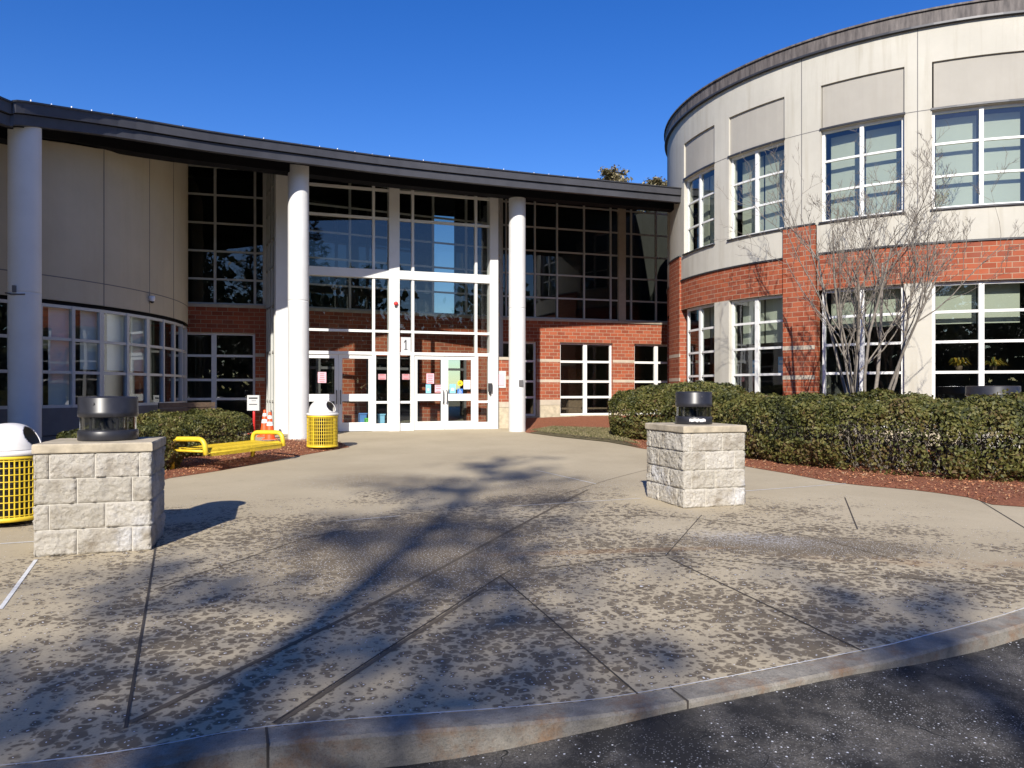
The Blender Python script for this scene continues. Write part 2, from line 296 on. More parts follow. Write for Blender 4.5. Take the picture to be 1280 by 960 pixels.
# ---------------------------------------------------------------- mesh helpers
class MB:
    def __init__(s): s.v = []; s.f = []; s.u = []; s.smooth = []
    def face(s, pts, uvs=None, sm=False):
        i = len(s.v); s.v += [tuple(p) for p in pts]; s.f.append(tuple(range(i, i + len(pts))))
        s.u += list(uvs) if uvs else [(p[0] + p[1], p[2]) for p in pts]; s.smooth.append(sm)
    def box(s, x0, x1, y0, y1, z0, z1, mt=None):
        c = [Vector((x, y, z)) for z in (z0, z1) for y in (y0, y1) for x in (x0, x1)]
        if mt is not None: c = [mt @ p for p in c]
        for q in ((0, 2, 3, 1), (4, 5, 7, 6), (0, 1, 5, 4), (2, 6, 7, 3), (0, 4, 6, 2), (1, 3, 7, 5)): s.face([c[i] for i in q])
    def sbox(s, S, u0, u1, v0, v1, d0, d1, n=1):                 # box in wall space: u along, v up, d outward
        for k in range(n):
            a = u0 + (u1 - u0) * k / n; b = u0 + (u1 - u0) * (k + 1) / n
            c = lambda u, v, d: S(u, v, d)
            s.face([c(a, v0, d1), c(b, v0, d1), c(b, v1, d1), c(a, v1, d1)], [(a, v0), (b, v0), (b, v1), (a, v1)])
            s.face([c(b, v0, d0), c(a, v0, d0), c(a, v1, d0), c(b, v1, d0)], [(b, v0), (a, v0), (a, v1), (b, v1)])
            s.face([c(a, v1, d1), c(b, v1, d1), c(b, v1, d0), c(a, v1, d0)], [(a, d1), (b, d1), (b, d0), (a, d0)])
            s.face([c(a, v0, d0), c(b, v0, d0), c(b, v0, d1), c(a, v0, d1)], [(a, d0), (b, d0), (b, d1), (a, d1)])
            if k == 0: s.face([c(a, v0, d0), c(a, v0, d1), c(a, v1, d1), c(a, v1, d0)], [(d0, v0), (d1, v0), (d1, v1), (d0, v1)])
            if k == n - 1: s.face([c(b, v0, d1), c(b, v0, d0), c(b, v1, d0), c(b, v1, d1)], [(d1, v0), (d0, v0), (d0, v1), (d1, v1)])
    def tube(s, pts, rad, n=8, cap=True):
        pts = [Vector(p) for p in pts]
        if not hasattr(rad, '__len__'): rad = [rad] * len(pts)
        base = len(s.v); t0 = None; up = None
        for i, p in enumerate(pts):
            t = (pts[min(i + 1, len(pts) - 1)] - pts[max(i - 1, 0)]).normalized()
            if up is None:
                up = Vector((0, 0, 1)) if abs(t.z) < .9 else Vector((1, 0, 0))
            x = t.cross(up); 
            if x.length < 1e-4: x = t.cross(Vector((0, 1, .3)))
            x.normalize(); y = x.cross(t); up = y
            for k in range(n):
                a = 2 * PI * k / n; s.v.append(tuple(p + (x * math.cos(a) + y * math.sin(a)) * rad[i]))
        for i in range(len(pts) - 1):
            for k in range(n):
                a = base + i * n + k; b = base + i * n + (k + 1) % n
                s.f.append((a, a + n, b + n, b)); s.u += [(0, 0)] * 4; s.smooth.append(True)
        if cap:
            s.f.append(tuple(base + k for k in range(n))); s.u += [(0, 0)] * n; s.smooth.append(False)
            e = base + (len(pts) - 1) * n
            s.f.append(tuple(e + k for k in reversed(range(n)))); s.u += [(0, 0)] * n; s.smooth.append(False)
    def lathe(s, prof, n=32, c=(0, 0, 0), a0=0, a1=2 * PI, mt=None):
        base = len(s.v); full = abs(a1 - a0 - 2 * PI) < 1e-6; m = n if full else n + 1
        for r, z in prof:
            for k in range(m):
                a = a0 + (a1 - a0) * k / n; q = Vector((c[0] + r * math.cos(a), c[1] + r * math.sin(a), c[2] + z))
                s.v.append(tuple(mt @ q if mt is not None else q))
        for i in range(len(prof) - 1):
            for k in range(n):
                k2 = (k + 1) % m
                s.f.append((base + i * m + k, base + i * m + k2, base + (i + 1) * m + k2, base + (i + 1) * m + k)); s.u += [(0, 0)] * 4; s.smooth.append(True)
    def build(s, name, mat, parent=None, rnd=None, clip=None):
        if clip:
            s.v = [(x, y, min(z, clip(x, y))) for x, y, z in s.v]
        me = bpy.data.meshes.new(name); me.from_pydata(s.v, [], s.f)
        ul = me.uv_layers.new(name='UVMap'); ul.data.foreach_set('uv', np.array(s.u, dtype=np.float32).ravel())
        me.polygons.foreach_set('use_smooth', s.smooth)
        if rnd is not None:
            at = me.attributes.new('rnd', 'FLOAT', 'FACE'); at.data.foreach_set('value', np.asarray(rnd, dtype=np.float32))
        me.materials.append(mat); me.validate(); me.update()
        o = bpy.data.objects.new(name, me); COL.objects.link(o)
        if parent is not None: o.parent = parent; o.matrix_parent_inverse = Matrix.Identity(4); o.location = (0, 0, 0)
        return o
def tag(o, label=None, cat=None, group=None, kind=None):
    if label: o['label'] = label
    if cat: o['category'] = cat
    if group: o['group'] = group
    if kind: o['kind'] = kind
    return o
def thing(name, label, cat, loc=(0, 0, 0), rz=0, group=None):
    o = bpy.data.objects.new(name, None); COL.objects.link(o); o.empty_display_size = .2
    o.location = loc; o.rotation_euler = (0, 0, rz); return tag(o, label, cat, group)
def copy_tree(o, parent=None):
    c = o.copy(); COL.objects.link(c)
    if parent is not None: c.parent = parent
    for ch in list(o.children): copy_tree(ch, c)
    return c
def world_part(mb, name, mat, parent, clip=None, **k):           # mesh written in world coordinates under an Empty at parent.location
    if clip: mb.v = [(x, y, min(z, clip(x, y))) for x, y, z in mb.v]
    loc = parent
    off = Vector((0, 0, 0))
    while loc is not None: off += loc.location; loc = loc.parent
    mb.v = [(x - off.x, y - off.y, z - off.z) for x, y, z in mb.v]
    return mb.build(name, mat, parent, **k)

def circS(cx, cy, R, a_ref, sgn=1):                              # u = arc length from a_ref, increasing to the right as seen from outside
    def S(u, v, d):
        a = a_ref + sgn * u / R
        return Vector((cx + (R + d) * math.cos(a), cy + (R + d) * math.sin(a), v))
    return S
def planeS(p0, p1):
    p0 = Vector((*p0, 0)); p1 = Vector((*p1, 0)); t = (p1 - p0).normalized(); nn = Vector((t.y, -t.x, 0))
    return (lambda u, v, d: p0 + t * u + nn * d + Vector((0, 0, v))), (p1 - p0).length, t

def wall(mb, S, u0, u1, v0, v1, holes=(), t=.25, du=.4, back=True):
    us = {u0, u1}; vs = {v0, v1}
    for a, b, c, d in holes: us |= {min(max(a, u0), u1), min(max(b, u0), u1)}; vs |= {min(max(c, v0), v1), min(max(d, v0), v1)}
    us = sorted(us); vs = sorted(vs)
    fine = []
    for a, b in zip(us, us[1:]):
        k = max(1, math.ceil((b - a) / du)); fine += [a + (b - a) * i / k for i in range(k)]
    us = fine + [u1]
    def inh(u, v): return any(a < u < b and c < v < d for a, b, c, d in holes)
    for a, b in zip(us, us[1:]):
        for c, d in zip(vs, vs[1:]):
            um, vm = (a + b) / 2, (c + d) / 2
            if inh(um, vm): continue
            uvq = [(a, c), (b, c), (b, d), (a, d)]
            mb.face([S(a, c, 0), S(b, c, 0), S(b, d, 0), S(a, d, 0)], uvq)
            if back: mb.face([S(b, c, -t), S(a, c, -t), S(a, d, -t), S(b, d, -t)], uvq)
    for (a, b, c, d) in holes:
        ks = [u for u in us if a - 1e-6 <= u <= b + 1e-6]
        for p, q in zip(ks, ks[1:]):
            if d < v1 - 1e-6: mb.face([S(p, d, 0), S(q, d, 0), S(q, d, -t), S(p, d, -t)], [(p, 0), (q, 0), (q, t), (p, t)])
            if c > v0 + 1e-6: mb.face([S(p, c, -t), S(q, c, -t), S(q, c, 0), S(p, c, 0)], [(p, 0), (q, 0), (q, t), (p, t)])
        if a > u0 + 1e-6: mb.face([S(a, c, 0), S(a, d, 0), S(a, d, -t), S(a, c, -t)], [(0, c), (0, d), (t, d), (t, c)])
        if b < u1 - 1e-6: mb.face([S(b, c, -t), S(b, d, -t), S(b, d, 0), S(b, c, 0)], [(0, c), (0, d), (t, d), (t, c)])
    for u in (u0, u1): mb.face([S(u, v0, 0), S(u, v1, 0), S(u, v1, -t), S(u, v0, -t)], [(0, v0), (0, v1), (t, v1), (t, v0)])
    for p, q in zip(us, us[1:]): mb.face([S(p, v1, 0), S(q, v1, 0), S(q, v1, -t), S(p, v1, -t)])

def window(parent, S, u0, u1, v0, v1, verts, rails, fw=.07, d=-.10, frame='white', pane='glass', vb=.06, rb=.045, name='window', clip=None, heavy=(), nseg=1):
    """verts: u of upright bars, rails: v of cross bars (skip those outside)"""
    f = MB(); dd0, dd1 = d - .06, d + .02
    f.sbox(S, u0, u0 + fw, v0, v1, dd0, dd1); f.sbox(S, u1 - fw, u1, v0, v1, dd0, dd1)
    cuts = [u0 + fw] + [x for x in verts] + [u1 - fw]
    for x in verts:
        ww = vb * (2.2 if x in heavy else 1)
        f.sbox(S, x - ww / 2, x + ww / 2, v0, v1, dd0, dd1 + .012)
    for a, b in zip(cuts, cuts[1:]):
        a2 = a + (vb / 2 if a in verts else 0); b2 = b - (vb / 2 if b in verts else 0)
        f.sbox(S, a2, b2, v0, v0 + fw, dd0, dd1 - .003, nseg); f.sbox(S, a2, b2, v1 - fw, v1, dd0, dd1 - .003, nseg)
        for r in rails: f.sbox(S, a2, b2, r - rb / 2, r + rb / 2, dd0 + .01, dd1 - .006, nseg)
    w_ = world_part(f, name, M[frame], parent, clip=clip)
    g = MB()
    for a, b in zip(cuts, cuts[1:]):
        g.face([S(a, v0 + .02, d - .02), S(b, v0 + .02, d - .02), S(b, v1 - .02, d - .02), S(a, v1 - .02, d - .02)])
    g_ = world_part(g, 'pane', M[pane], w_, clip=clip)
    return w_

def sweep(mb, pts, nrm, prof, closed=True):
    """prof: list of (inward, dz); pts = edge points, nrm = inward horizontal normals"""
    n = len(prof)
    for i in range(len(pts) - 1):
        for k in range(n if closed else n - 1):
            a, b = prof[k], prof[(k + 1) % n]
            q = lambda j, pr: pts[j] + nrm[j] * pr[0] + Vector((0, 0, pr[1]))
            mb.face([q(i, a), q(i + 1, a), q(i + 1, b), q(i, b)])
    for j in (0, len(pts) - 1): mb.face([pts[j] + nrm[j] * a[0] + Vector((0, 0, a[1])) for a in prof])

def spline(pts, n):
    out = []
    P_ = [pts[0] * 2 - pts[1]] + list(pts) + [pts[-1] * 2 - pts[-2]]
    for i in range(1, len(P_) - 2):
        for k in range(n):
            t = k / n; a, b, c, d = P_[i - 1], P_[i], P_[i + 1], P_[i + 2]
            out.append(.5 * ((2 * b) + (c - a) * t + (2 * a - 5 * b + 4 * c - d) * t * t + (3 * b - a - 3 * c + d) * t ** 3))
    return out + [pts[-1].copy()]

# ================================================================ THE GROUND
def road_drop(x):
    def s(a, b, t): t = max(0, min(1, (t - a) / (b - a))); return t * t * (3 - 2 * t)
    return .155 - .115 * s(-.6, .9, x) + .05 * s(1.7, 3.0, x)
def Pg(y): return P(max(-30, min(60, y)))
# kerb back line
KB = [Vector((-40, 1.2, 0)), Vector((-20, 1.4, 0)), Vector((-9, 2.0, 0)), Vector((-4.5, 2.62, 0))] + [Vector((*G(x, y)[:2], 0)) for x, y in ((40, 955), (335, 910), (660, 884), (815, 865), (1070, 816), (1145, 799), (1280, 762))] + \
     [Vector((5.2, 6.3, 0)), Vector((7.6, 8.4, 0)), Vector((11, 10.3, 0)), Vector((18, 12, 0)), Vector((40, 13, 0))]
KB = spline(KB, 6)
KN = []
for i in range(len(KB)):
    t = (KB[min(i + 1, len(KB) - 1)] - KB[max(i - 1, 0)]).normalized(); KN.append(Vector((t.y, -t.x, 0)))
# wide terrain
g = MB(); xs = [-900, -120, -40, 40, 120, 900]; ys = [-900, -100, -30, 0, 14, 30, 60, 140, 900]
for a, b in zip(xs, xs[1:]):
    for c, d in zip(ys, ys[1:]): g.face([(a, c, Pg(c) - .30), (b, c, Pg(c) - .30), (b, d, Pg(d) - .30), (a, d, Pg(d) - .30)])
tag(g.build('ground', M['grass']), kind='structure')
# asphalt drive (a sheet that follows the kerb)
g = MB(); kb_front = [KB[i] + KN[i] * .147 for i in range(len(KB))]
offs = [0, .25, .6, 1.2, 2.2, 4, 8, 16, 32, 58]
for i in range(len(KB) - 1):
    for a, b in zip(offs, offs[1:]):
        def q(j, o):
            p = Vector((kb_front[j].x, kb_front[j].y - o + .0, 0)); fade = max(0, 1 - o / 3)
            return (p.x, p.y, Pg(p.y) - (.155 + (road_drop(p.x) - .155) * fade))
        g.face([q(i, b), q(i + 1, b), q(i + 1, a), q(i, a)], sm=True)
tag(g.build('road', M['asphalt']), kind='structure')
# kerb stones
g = MB()
for i in range(len(KB) - 1):
    a, b = KB[i], KB[i + 1]; na, nb = KN[i], KN[i + 1]
    A0 = Vector((a.x, a.y, P(a.y) + .002)); B0 = Vector((b.x, b.y, P(b.y) + .002))
    A1 = a + na * .135; B1 = b + nb * .135; A2 = a + na * .15; B2 = b + nb * .15
    A1.z = P(A1.y) - .004; B1.z = P(B1.y) - .004; A2.z = P(A2.y) - .016; B2.z = P(B2.y) - .016
    A3 = A2 + Vector((0, 0, -.3)); B3 = B2 + Vector((0, 0, -.3))
    g.face([A1, B1, B0, A0]); g.face([A2, B2, B1, A1], sm=True); g.face([A3, B3, B2, A2])
tag(g.build('kerb', M['granite']), kind='structure')
g = MB()
for px_, in ((333,), (838,)):
    j = min(range(len(KB)), key=lambda i: abs(640 + KB[i].x / KB[i].y * F - px_) if KB[i].y > 0 else 1e9)
    # exact point by interpolation
    best = None
    for i in range(len(KB) - 1):
        for k in range(20):
            q = KB[i].lerp(KB[i + 1], k / 20)
            if abs(q.x) < 6:
                e = abs(640 + q.x / q.y * F - px_)
                if best is None or e < best[0]: best = (e, q.copy(), KN[i])
    q, nn = best[1], best[2]; t = Vector((-nn.y, nn.x, 0)) * .006
    a = q; b = q + nn * .153
    za, zb = P(a.y) + .005, P(b.y) + .0
    g.face([(a - t).to_tuple()[:2] + (za,), (b - t).to_tuple()[:2] + (zb,), (b + t).to_tuple()[:2] + (zb,), (a + t).to_tuple()[:2] + (za,)])
    g.face([(b - t).to_tuple()[:2] + (zb,), (b + t).to_tuple()[:2] + (zb,), (b + t).to_tuple()[:2] + (zb - .2,), (b - t).to_tuple()[:2] + (zb - .2,)])
tag(g.build('kerb_joint', M['joint']), kind='structure')
# plaza: strips between the kerb line and the building, all on the rising plane
g = MB()
for i in range(len(KB) - 1):
    a, b = KB[i], KB[i + 1]
    k = 8
    for j in range(k):
        f0, f1 = j / k, (j + 1) / k
        pa0 = (a.x, a.y + (40 - a.y) * f0); pa1 = (a.x, a.y + (40 - a.y) * f1); pb0 = (b.x, b.y + (40 - b.y) * f0); pb1 = (b.x, b.y + (40 - b.y) * f1)
        g.face([(*pa0, P(pa0[1])), (*pb0, P(pb0[1])), (*pb1, P(pb1[1])), (*pa1, P(pa1[1]))])
tag(g.build('plaza_pavement', M['concrete']), kind='structure')

def strip(mb, pts, wd, h=.004):
    pts = [Vector((p[0], p[1], 0)) for p in pts]
    for i in range(len(pts) - 1):
        t = (pts[i + 1] - pts[i]).normalized(); nn = Vector((-t.y, t.x, 0)) * wd / 2
        q = [pts[i] - nn, pts[i + 1] - nn, pts[i + 1] + nn, pts[i] + nn]
        mb.face([(p.x, p.y, P(p.y) + h) for p in q])
def gp(*l): return [G(x, y) for x, y in l]
g = MB()
for l, wd in (([(207, 578), (203, 600), (194, 685), (157, 911)], .016), ([(625, 720), (797, 868)], .012), ([(836, 698), (1080, 815)], .014), ([(832, 695), (877, 644)], .010),
             ([(1056, 622), (1072, 662)], .014), ([(1225, 626), (1320, 684)], .014), ([(340, 905), (607, 732), (640, 712)], .010), ([(1035, 597), (1056, 604)], .012)):
    strip(g, spline(gp(*l), 4), wd)
tag(g.build('pavement_joint', M['joint']), kind='structure')
g = MB()
for l, wd in (([(160, 905), (480, 748), (672, 645), (735, 612)], .035), ([(200, 735), (310, 697), (435, 662), (640, 647), (800, 645), (870, 648), (1000, 668), (1130, 703)], .012),
             ([(345, 906), (607, 736)], .03), ([(675, 711), (832, 695), (1060, 717), (1280, 733)], .014), ([(640, 640), (760, 600), (860, 575)], .012)):
    strip(g, spline(gp(*l), 4), wd, .003)
tag(g.build('pavement_damp_joint', M['jointd']), kind='structure')
g = MB()
for l, wd in (([(0, 762), (45, 700)], .03), ([(0, 680), (46, 677)], .03), ([(640, 633), (802, 623)], .018), ([(930, 614), (1068, 604)], .025), ([(420, 652), (500, 645)], .02), ([(670, 588), (745, 605)], .02)):
    strip(g, gp(*l), wd, .004)
tag(g.build('pavement_sealant', M['jointw']), kind='structure')
g = MB()                                                          # pale salt line along the back of the kerb
for i in range(len(KB) - 1):
    if -4 < KB[i].x < 5:
        wd = .006 + .012 * abs(noise.noise(KB[i] * 3))
        strip(g, [KB[i] - KN[i] * .01, KB[i + 1] - KN[i + 1] * .01], wd, .004)
tag(g.build('kerb_sealant', M['jointw']), kind='structure')

# planting beds: heaped sheets a little above the pavement
def bed(name, outline, mat, h=.05, step=.22, hfun=None, kind='structure'):
    """outline in world xy; grid mesh clipped to the polygon, heaped away from its edge"""
    pl = [Vector((p[0], p[1])) for p in outline]
    def inside(x, y):
        c = False; j = len(pl) - 1
        for i in range(len(pl)):
            if (pl[i].y > y) != (pl[j].y > y) and x < (pl[j].x - pl[i].x) * (y - pl[i].y) / (pl[j].y - pl[i].y) + pl[i].x: c = not c
            j = i
        return c
    def ed(x, y):
        m = 1e9; p = Vector((x, y))
        for i in range(len(pl)):
            a, b = pl[i - 1], pl[i]; ab = b - a; t = max(0, min(1, (p - a).dot(ab) / max(1e-9, ab.dot(ab)))); m = min(m, (p - a - ab * t).length)
        return m
    import bmesh
    bm = bmesh.new(); f = bm.faces.new([bm.verts.new((p.x, p.y, 0)) for p in pl])
    x0, x1 = min(p.x for p in pl), max(p.x for p in pl); y0, y1 = min(p.y for p in pl), max(p.y for p in pl)
    for ax, lo, hi in ((0, x0, x1), (1, y0, y1)):
        k = lo + step
        while k < hi:
            co = (k, 0, 0) if ax == 0 else (0, k, 0); no = (1, 0, 0) if ax == 0 else (0, 1, 0)
            bmesh.ops.bisect_plane(bm, geom=bm.verts[:] + bm.edges[:] + bm.faces[:], plane_co=co, plane_no=no); k += step
    for v in bm.verts:
        e = ed(v.co.x, v.co.y)
        base = P(v.co.y) + (hfun(v.co.x, v.co.y) if hfun else 0)
        v.co.z = base + .006 + min(1, e / .35) * h + (noise.noise(Vector((v.co.x * 2.3, v.co.y * 2.3, 0))) * .03 if e > .05 else 0)
    bmesh.ops.recalc_face_normals(bm, faces=bm.faces[:])
    me = bpy.data.meshes.new(name); bm.to_mesh(me); bm.free(); me.materials.append(mat)
    for p in me.polygons: p.use_smooth = True
    o = bpy.data.objects.new(name, me); COL.objects.link(o); tag(o, kind=kind); return o, inside, ed
# right bed follows the round wing
edgeR = [G(*p) for p in ((658, 541), (700, 546), (760, 552), (803, 561), (870, 570), (931, 583), (990, 593), (1050, 604), (1143, 613), (1210, 622), (1280, 634))] + [Vector((9.2, 9.6, 0)), Vector((13, 9.8, 0))]
edgeR = spline(edgeR, 3)
bedR_o, bedR_in, bedR_ed = bed('mulch_bed', [(p.x, p.y) for p in edgeR] + [(22, 10), (22, 23), (16, 17.2), (12.75, 15.9), (9, 17.0), (6.8, 18.6), (5.2, 21.5), (5.0, 24.5), (5.8, 27.6), (.5, 26.2), (.35, 22.3)], M['mulch'], .05, .25,
    hfun=lambda x, y: .18 * max(0, min(1, (y - 23.5) / 3)))
lawn = [(G(*p).x, G(*p).y) for p in ((662, 541.5), (700, 546.5), (760, 552.8), (800, 560), (775, 548), (770, 539), (690, 536.5))]
go, lawn_in, lawn_ed = bed('lawn_strip', lawn, M['grass'], .075, .2, hfun=lambda x, y: .012)
edgeL = [G(*p) for p in ((185, 612), (205, 600), (225, 596), (278, 588), (330, 578), (385, 568), (437, 559))]
bedL_o, bedL_in, bedL_ed = bed('mulch_bed', [(p.x, p.y) for p in spline(edgeL, 3)] + [(G(425, 553).x, G(425, 553).y), (-4.75, 18.3), (-4.9, 19.2), (-5.7, 19.3), (-6.3, 17.8), (-7.4, 16.5), (-8.2, 14.6), (-8.6, 12.4), (-6.9, 10.4)], M['mulch'], .04, .22)

# ================================================================ CANOPY ROOF
def RZ(px, py, Y): return Vector(((px - 640) / F * Y, Y, EYE + (HZ - py) * Y / F))
EP = [Vector((-8.0, -1.5, 5.95)), Vector((-8.15, 2.5, 6.05)), Vector((-8.45, 6.5, 6.2)), Vector((-8.75, 10.2, 6.38))] + \
     [RZ(0, 123, 12.9), RZ(31, 128, 13.35), RZ(148, 146, 15.3), RZ(260, 165, 16.6), RZ(373, 181.5, 18.05), RZ(500, 199, 19.55), RZ(646, 215.5, 20.95), RZ(750, 226, 21.95), RZ(856, 236.5, 23.0)]  # unseen left run of the edge is added, shaped to shade the left column
EPs = spline(EP, 5)
EN = []
for i in range(len(EPs)):
    t = EPs[min(i + 1, len(EPs) - 1)] - EPs[max(i - 1, 0)]; t.z = 0; t.normalize(); EN.append(Vector((-t.y, t.x, 0)))
for k_, i in enumerate(range(len(EPs) - 6, len(EPs))): EN[i] = EN[i].lerp(Vector((.03, 1, 0)), (k_ + 1) / 6).normalized()
RS = .25                                                          # the soffit climbs away from the edge
def roof_z(x, y):
    best = (1e9, 0)
    for i in range(len(EPs) - 1):
        a, b = EPs[i], EPs[i + 1]; ab = Vector((b.x - a.x, b.y - a.y)); ap = Vector((x - a.x, y - a.y))
        t = max(0, min(1, ap.dot(ab) / ab.dot(ab))); d = (ap - ab * t).length
        if d < best[0]: best = (d, a.z + (b.z - a.z) * t + (-.42 + .38 * (max(.15, d) - .15) if d < 1 else -.10 + RS * (min(d, 9) - 1)))
    return best[1]
clipz = lambda x, y: roof_z(x, y) - .02
clipl = lambda x, y: roof_z(x, y) - .34
canopy = thing('canopy_roof', 'long curved dark canopy roof carried on round white columns over the entrance', 'canopy', (-5, 18, 0))
g = MB(); sweep(g, EPs, EN, [(0, 0), (0, -.19), (.05, -.19), (.05, 0)]); world_part(g, 'upper_fascia', M['lightmetal'], canopy)
g = MB(); sweep(g, EPs, EN, [(.06, -.205), (.06, -.39), (.16, -.40), (.16, -.205)]); world_part(g, 'lower_fascia', M['lightmetal'], canopy)
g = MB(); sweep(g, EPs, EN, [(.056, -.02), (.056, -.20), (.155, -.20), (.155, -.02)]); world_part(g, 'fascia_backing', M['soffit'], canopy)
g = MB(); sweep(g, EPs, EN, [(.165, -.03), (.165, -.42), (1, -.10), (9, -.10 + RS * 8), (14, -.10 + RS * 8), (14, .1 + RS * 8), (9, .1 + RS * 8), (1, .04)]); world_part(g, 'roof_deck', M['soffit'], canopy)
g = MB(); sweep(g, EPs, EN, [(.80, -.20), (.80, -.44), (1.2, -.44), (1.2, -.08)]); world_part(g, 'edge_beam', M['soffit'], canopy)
g = MB(); sweep(g, EPs, EN, [(-.03, .0), (-.03, .03), (.2, .03), (.2, .0)]); world_part(g, 'drip_edge', M['darkmetal'], canopy)
# small pale guards on the roof edge
acc = 0; cnt = 0
for i in range(len(EPs) - 1):
    a, b = EPs[i], EPs[i + 1]
    L = (b - a).length; s_ = -acc
    while s_ + .46 <= L:
        s_ += .46; p = a.lerp(b, s_ / L)
        if p.y > 12.4 and p.x < 2 and cnt < 48:
            g = MB(); q = p + EN[i] * .12; h = .07 + .03 * random.random()
            g.tube([q + Vector((0, 0, .02)), q + Vector((0, 0, h))], .012, 5); g.box(q.x - .05, q.x + .05, q.y - .02, q.y + .02, q.z + .028, q.z + .05)
            world_part(g, 'snow_guard', M['snow'], canopy); cnt += 1
    acc = L - s_

# ---- columns
def column(px, Y, r, ztop, label, extra=None):
    X = (px - 640) / F * Y; z0 = P(Y) - .02
    t = thing('round_column', label, 'column', (X, Y, z0), group=None)
    g = MB(); H = ztop - z0
    g.lathe([(r, 0), (r, 1.2), (r, H * .5 - .03), (r, H * .5 - .006), (r - .005, H * .5 - .003), (r - .005, H * .5 + .003), (r, H * .5 + .006), (r, H * .5 + .03), (r, H)], 48)
    g.build('shaft', M['column'], t)
    return t, X
c1, X1 = column(31, 13.75, .262, roof_z(-9, 13.7) + .04, 'shaded white round column before the left rounded wall, nearest to the camera')
c2, X2 = column(373, 18.95, .255, roof_z(-5.3, 18.9) + .04, 'white round column between the yellow bin and the entrance glazing, in sunlight')
c3, X3 = column(646.5, 22.15, .245, roof_z(.15, 22.1) + .04, 'white round column standing at the right end of the entrance with a small grey plate')
for c in (c1, c2, c3): c['group'] = 'round white columns under the canopy'
g = MB(); g.lathe([(.26, .0), (.45, .025), (.62, .012)], 40, (0, 0, .03)); o = g.build('gravel_collar', M['pebble'], c2)
g = MB(); mt = Matrix.Translation((.11, -.232, 1.42)) @ Matrix.Rotation(math.radians(25), 4, 'Z'); g.box(-.065, .065, -.02, .01, -.09, .09, mt); g.build('plate', M['grey'], c3)
g = MB(); g.box(-.03, .02, -.31, -.24, 3.1, 3.22); g.tube([(-.22, -.19, 3.1), (-.05, -.29, 3.06), (.15, -.23, 3.07)], .015, 6); g.build('bracket', M['grey'], c1)

# ================================================================ LEFT ROUNDED WING
LC = (-15.85, 18.06); LR = 7.5
SLw = circS(LC[0], LC[1], LR, math.radians(-90))                  # u=0 faces the camera side (-Y), grows to the right
lw = thing('rounded_wing', 'rounded tan stucco wing with grey band windows in the shade on the left', 'building', (LC[0], LC[1], 0))
def lw_u(px):
    d = Vector(((px - 640) / F, 1)); a = d.dot(d); b = -2 * d.dot(Vector(LC)); c = LC[0] ** 2 + LC[1] ** 2 - LR ** 2
    D = b * b - 4 * a * c
    if D < 0: return LR * (math.radians(90) + math.atan2(-.392, .92) + .7)
    Y = (-b - math.sqrt(D)) / (2 * a); X = d.x * Y
    return LR * (math.atan2(Y - LC[1], X - LC[0]) + PI / 2)
um = LR * math.radians(-60); uM = LR * math.radians(118)
g = MB(); wall(g, SLw, um, uM, 3.30, 11, t=.3, du=.35); world_part(g, 'stucco_wall', M['stucco_tan'], lw, clip=clipl)
for mbp in g.f: pass
g = MB(); wall(g, circS(LC[0], LC[1], LR - .06, math.radians(-90)), um, uM, 3.2, 3.3, t=.2); world_part(g, 'shadow_reveal', M['soffit'], lw)
g = MB(); wall(g, circS(LC[0], LC[1], LR - .05, math.radians(-90)), um, uM, 0, .62, t=.2)
wall(g, circS(LC[0], LC[1], LR - .02, math.radians(-90)), um, uM, .635, 1.17, t=.2); world_part(g, 'base_siding', M['grey'], lw)
g = MB()
uj = [lw_u(130), lw_u(187)]; uj = [uj[0] - 1.62 * k for k in (3, 2, 1)] + uj + [uj[1] + 1.3]
for u in uj: g.sbox(SLw, u - .009, u + .009, 3.3, 9.9, -.01, .003)
g.sbox(SLw, um, uM, 3.755, 3.775, -.01, .004, 60); world_part(g, 'control_joint', M['grey'], lw, clip=clipl)
# band windows, each a two-light unit
wu = [lw_u(x) for x in (-60, 51, 129, 187, 222)]
edges = [lw_u(51) - 1.55 * k for k in (4, 3, 2, 1)] + [lw_u(51), lw_u(129), lw_u(187), lw_u(187) + 1.5, lw_u(187) + 3.0, lw_u(187) + 4.5]
for i, (a, b) in enumerate(zip(edges, edges[1:])):
    w_ = window(lw, SLw, a, b, 1.17, 3.22, [(a + b) / 2], [1.88, 2.54], .06, -.05, 'mull', 'glass', .07, .06)
    mb = MB()
    if i in (3, 4, 5, 1):
        Sd = circS(LC[0], LC[1], LR - .17, math.radians(-90))
        for (p, q) in ((a + .05, (a + b) / 2 - .05), ((a + b) / 2 + .05, b - .05)):
            zb = 1.95 if (i != 4 or p > (a + b) / 2) else 1.2
            mb.sbox(Sd, p + .02, q - .12, zb, 3.2, -.01, 0, 3)
        world_part(mb, 'blind', M['blindw'], w_)
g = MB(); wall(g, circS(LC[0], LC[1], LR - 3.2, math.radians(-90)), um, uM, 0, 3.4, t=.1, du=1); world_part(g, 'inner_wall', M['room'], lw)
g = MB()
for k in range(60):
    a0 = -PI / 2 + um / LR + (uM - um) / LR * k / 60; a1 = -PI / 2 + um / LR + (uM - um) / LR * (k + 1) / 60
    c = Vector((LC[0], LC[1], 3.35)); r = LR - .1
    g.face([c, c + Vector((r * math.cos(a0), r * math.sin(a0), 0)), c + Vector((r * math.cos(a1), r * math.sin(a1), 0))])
world_part(g, 'ceiling', M['room'], lw)
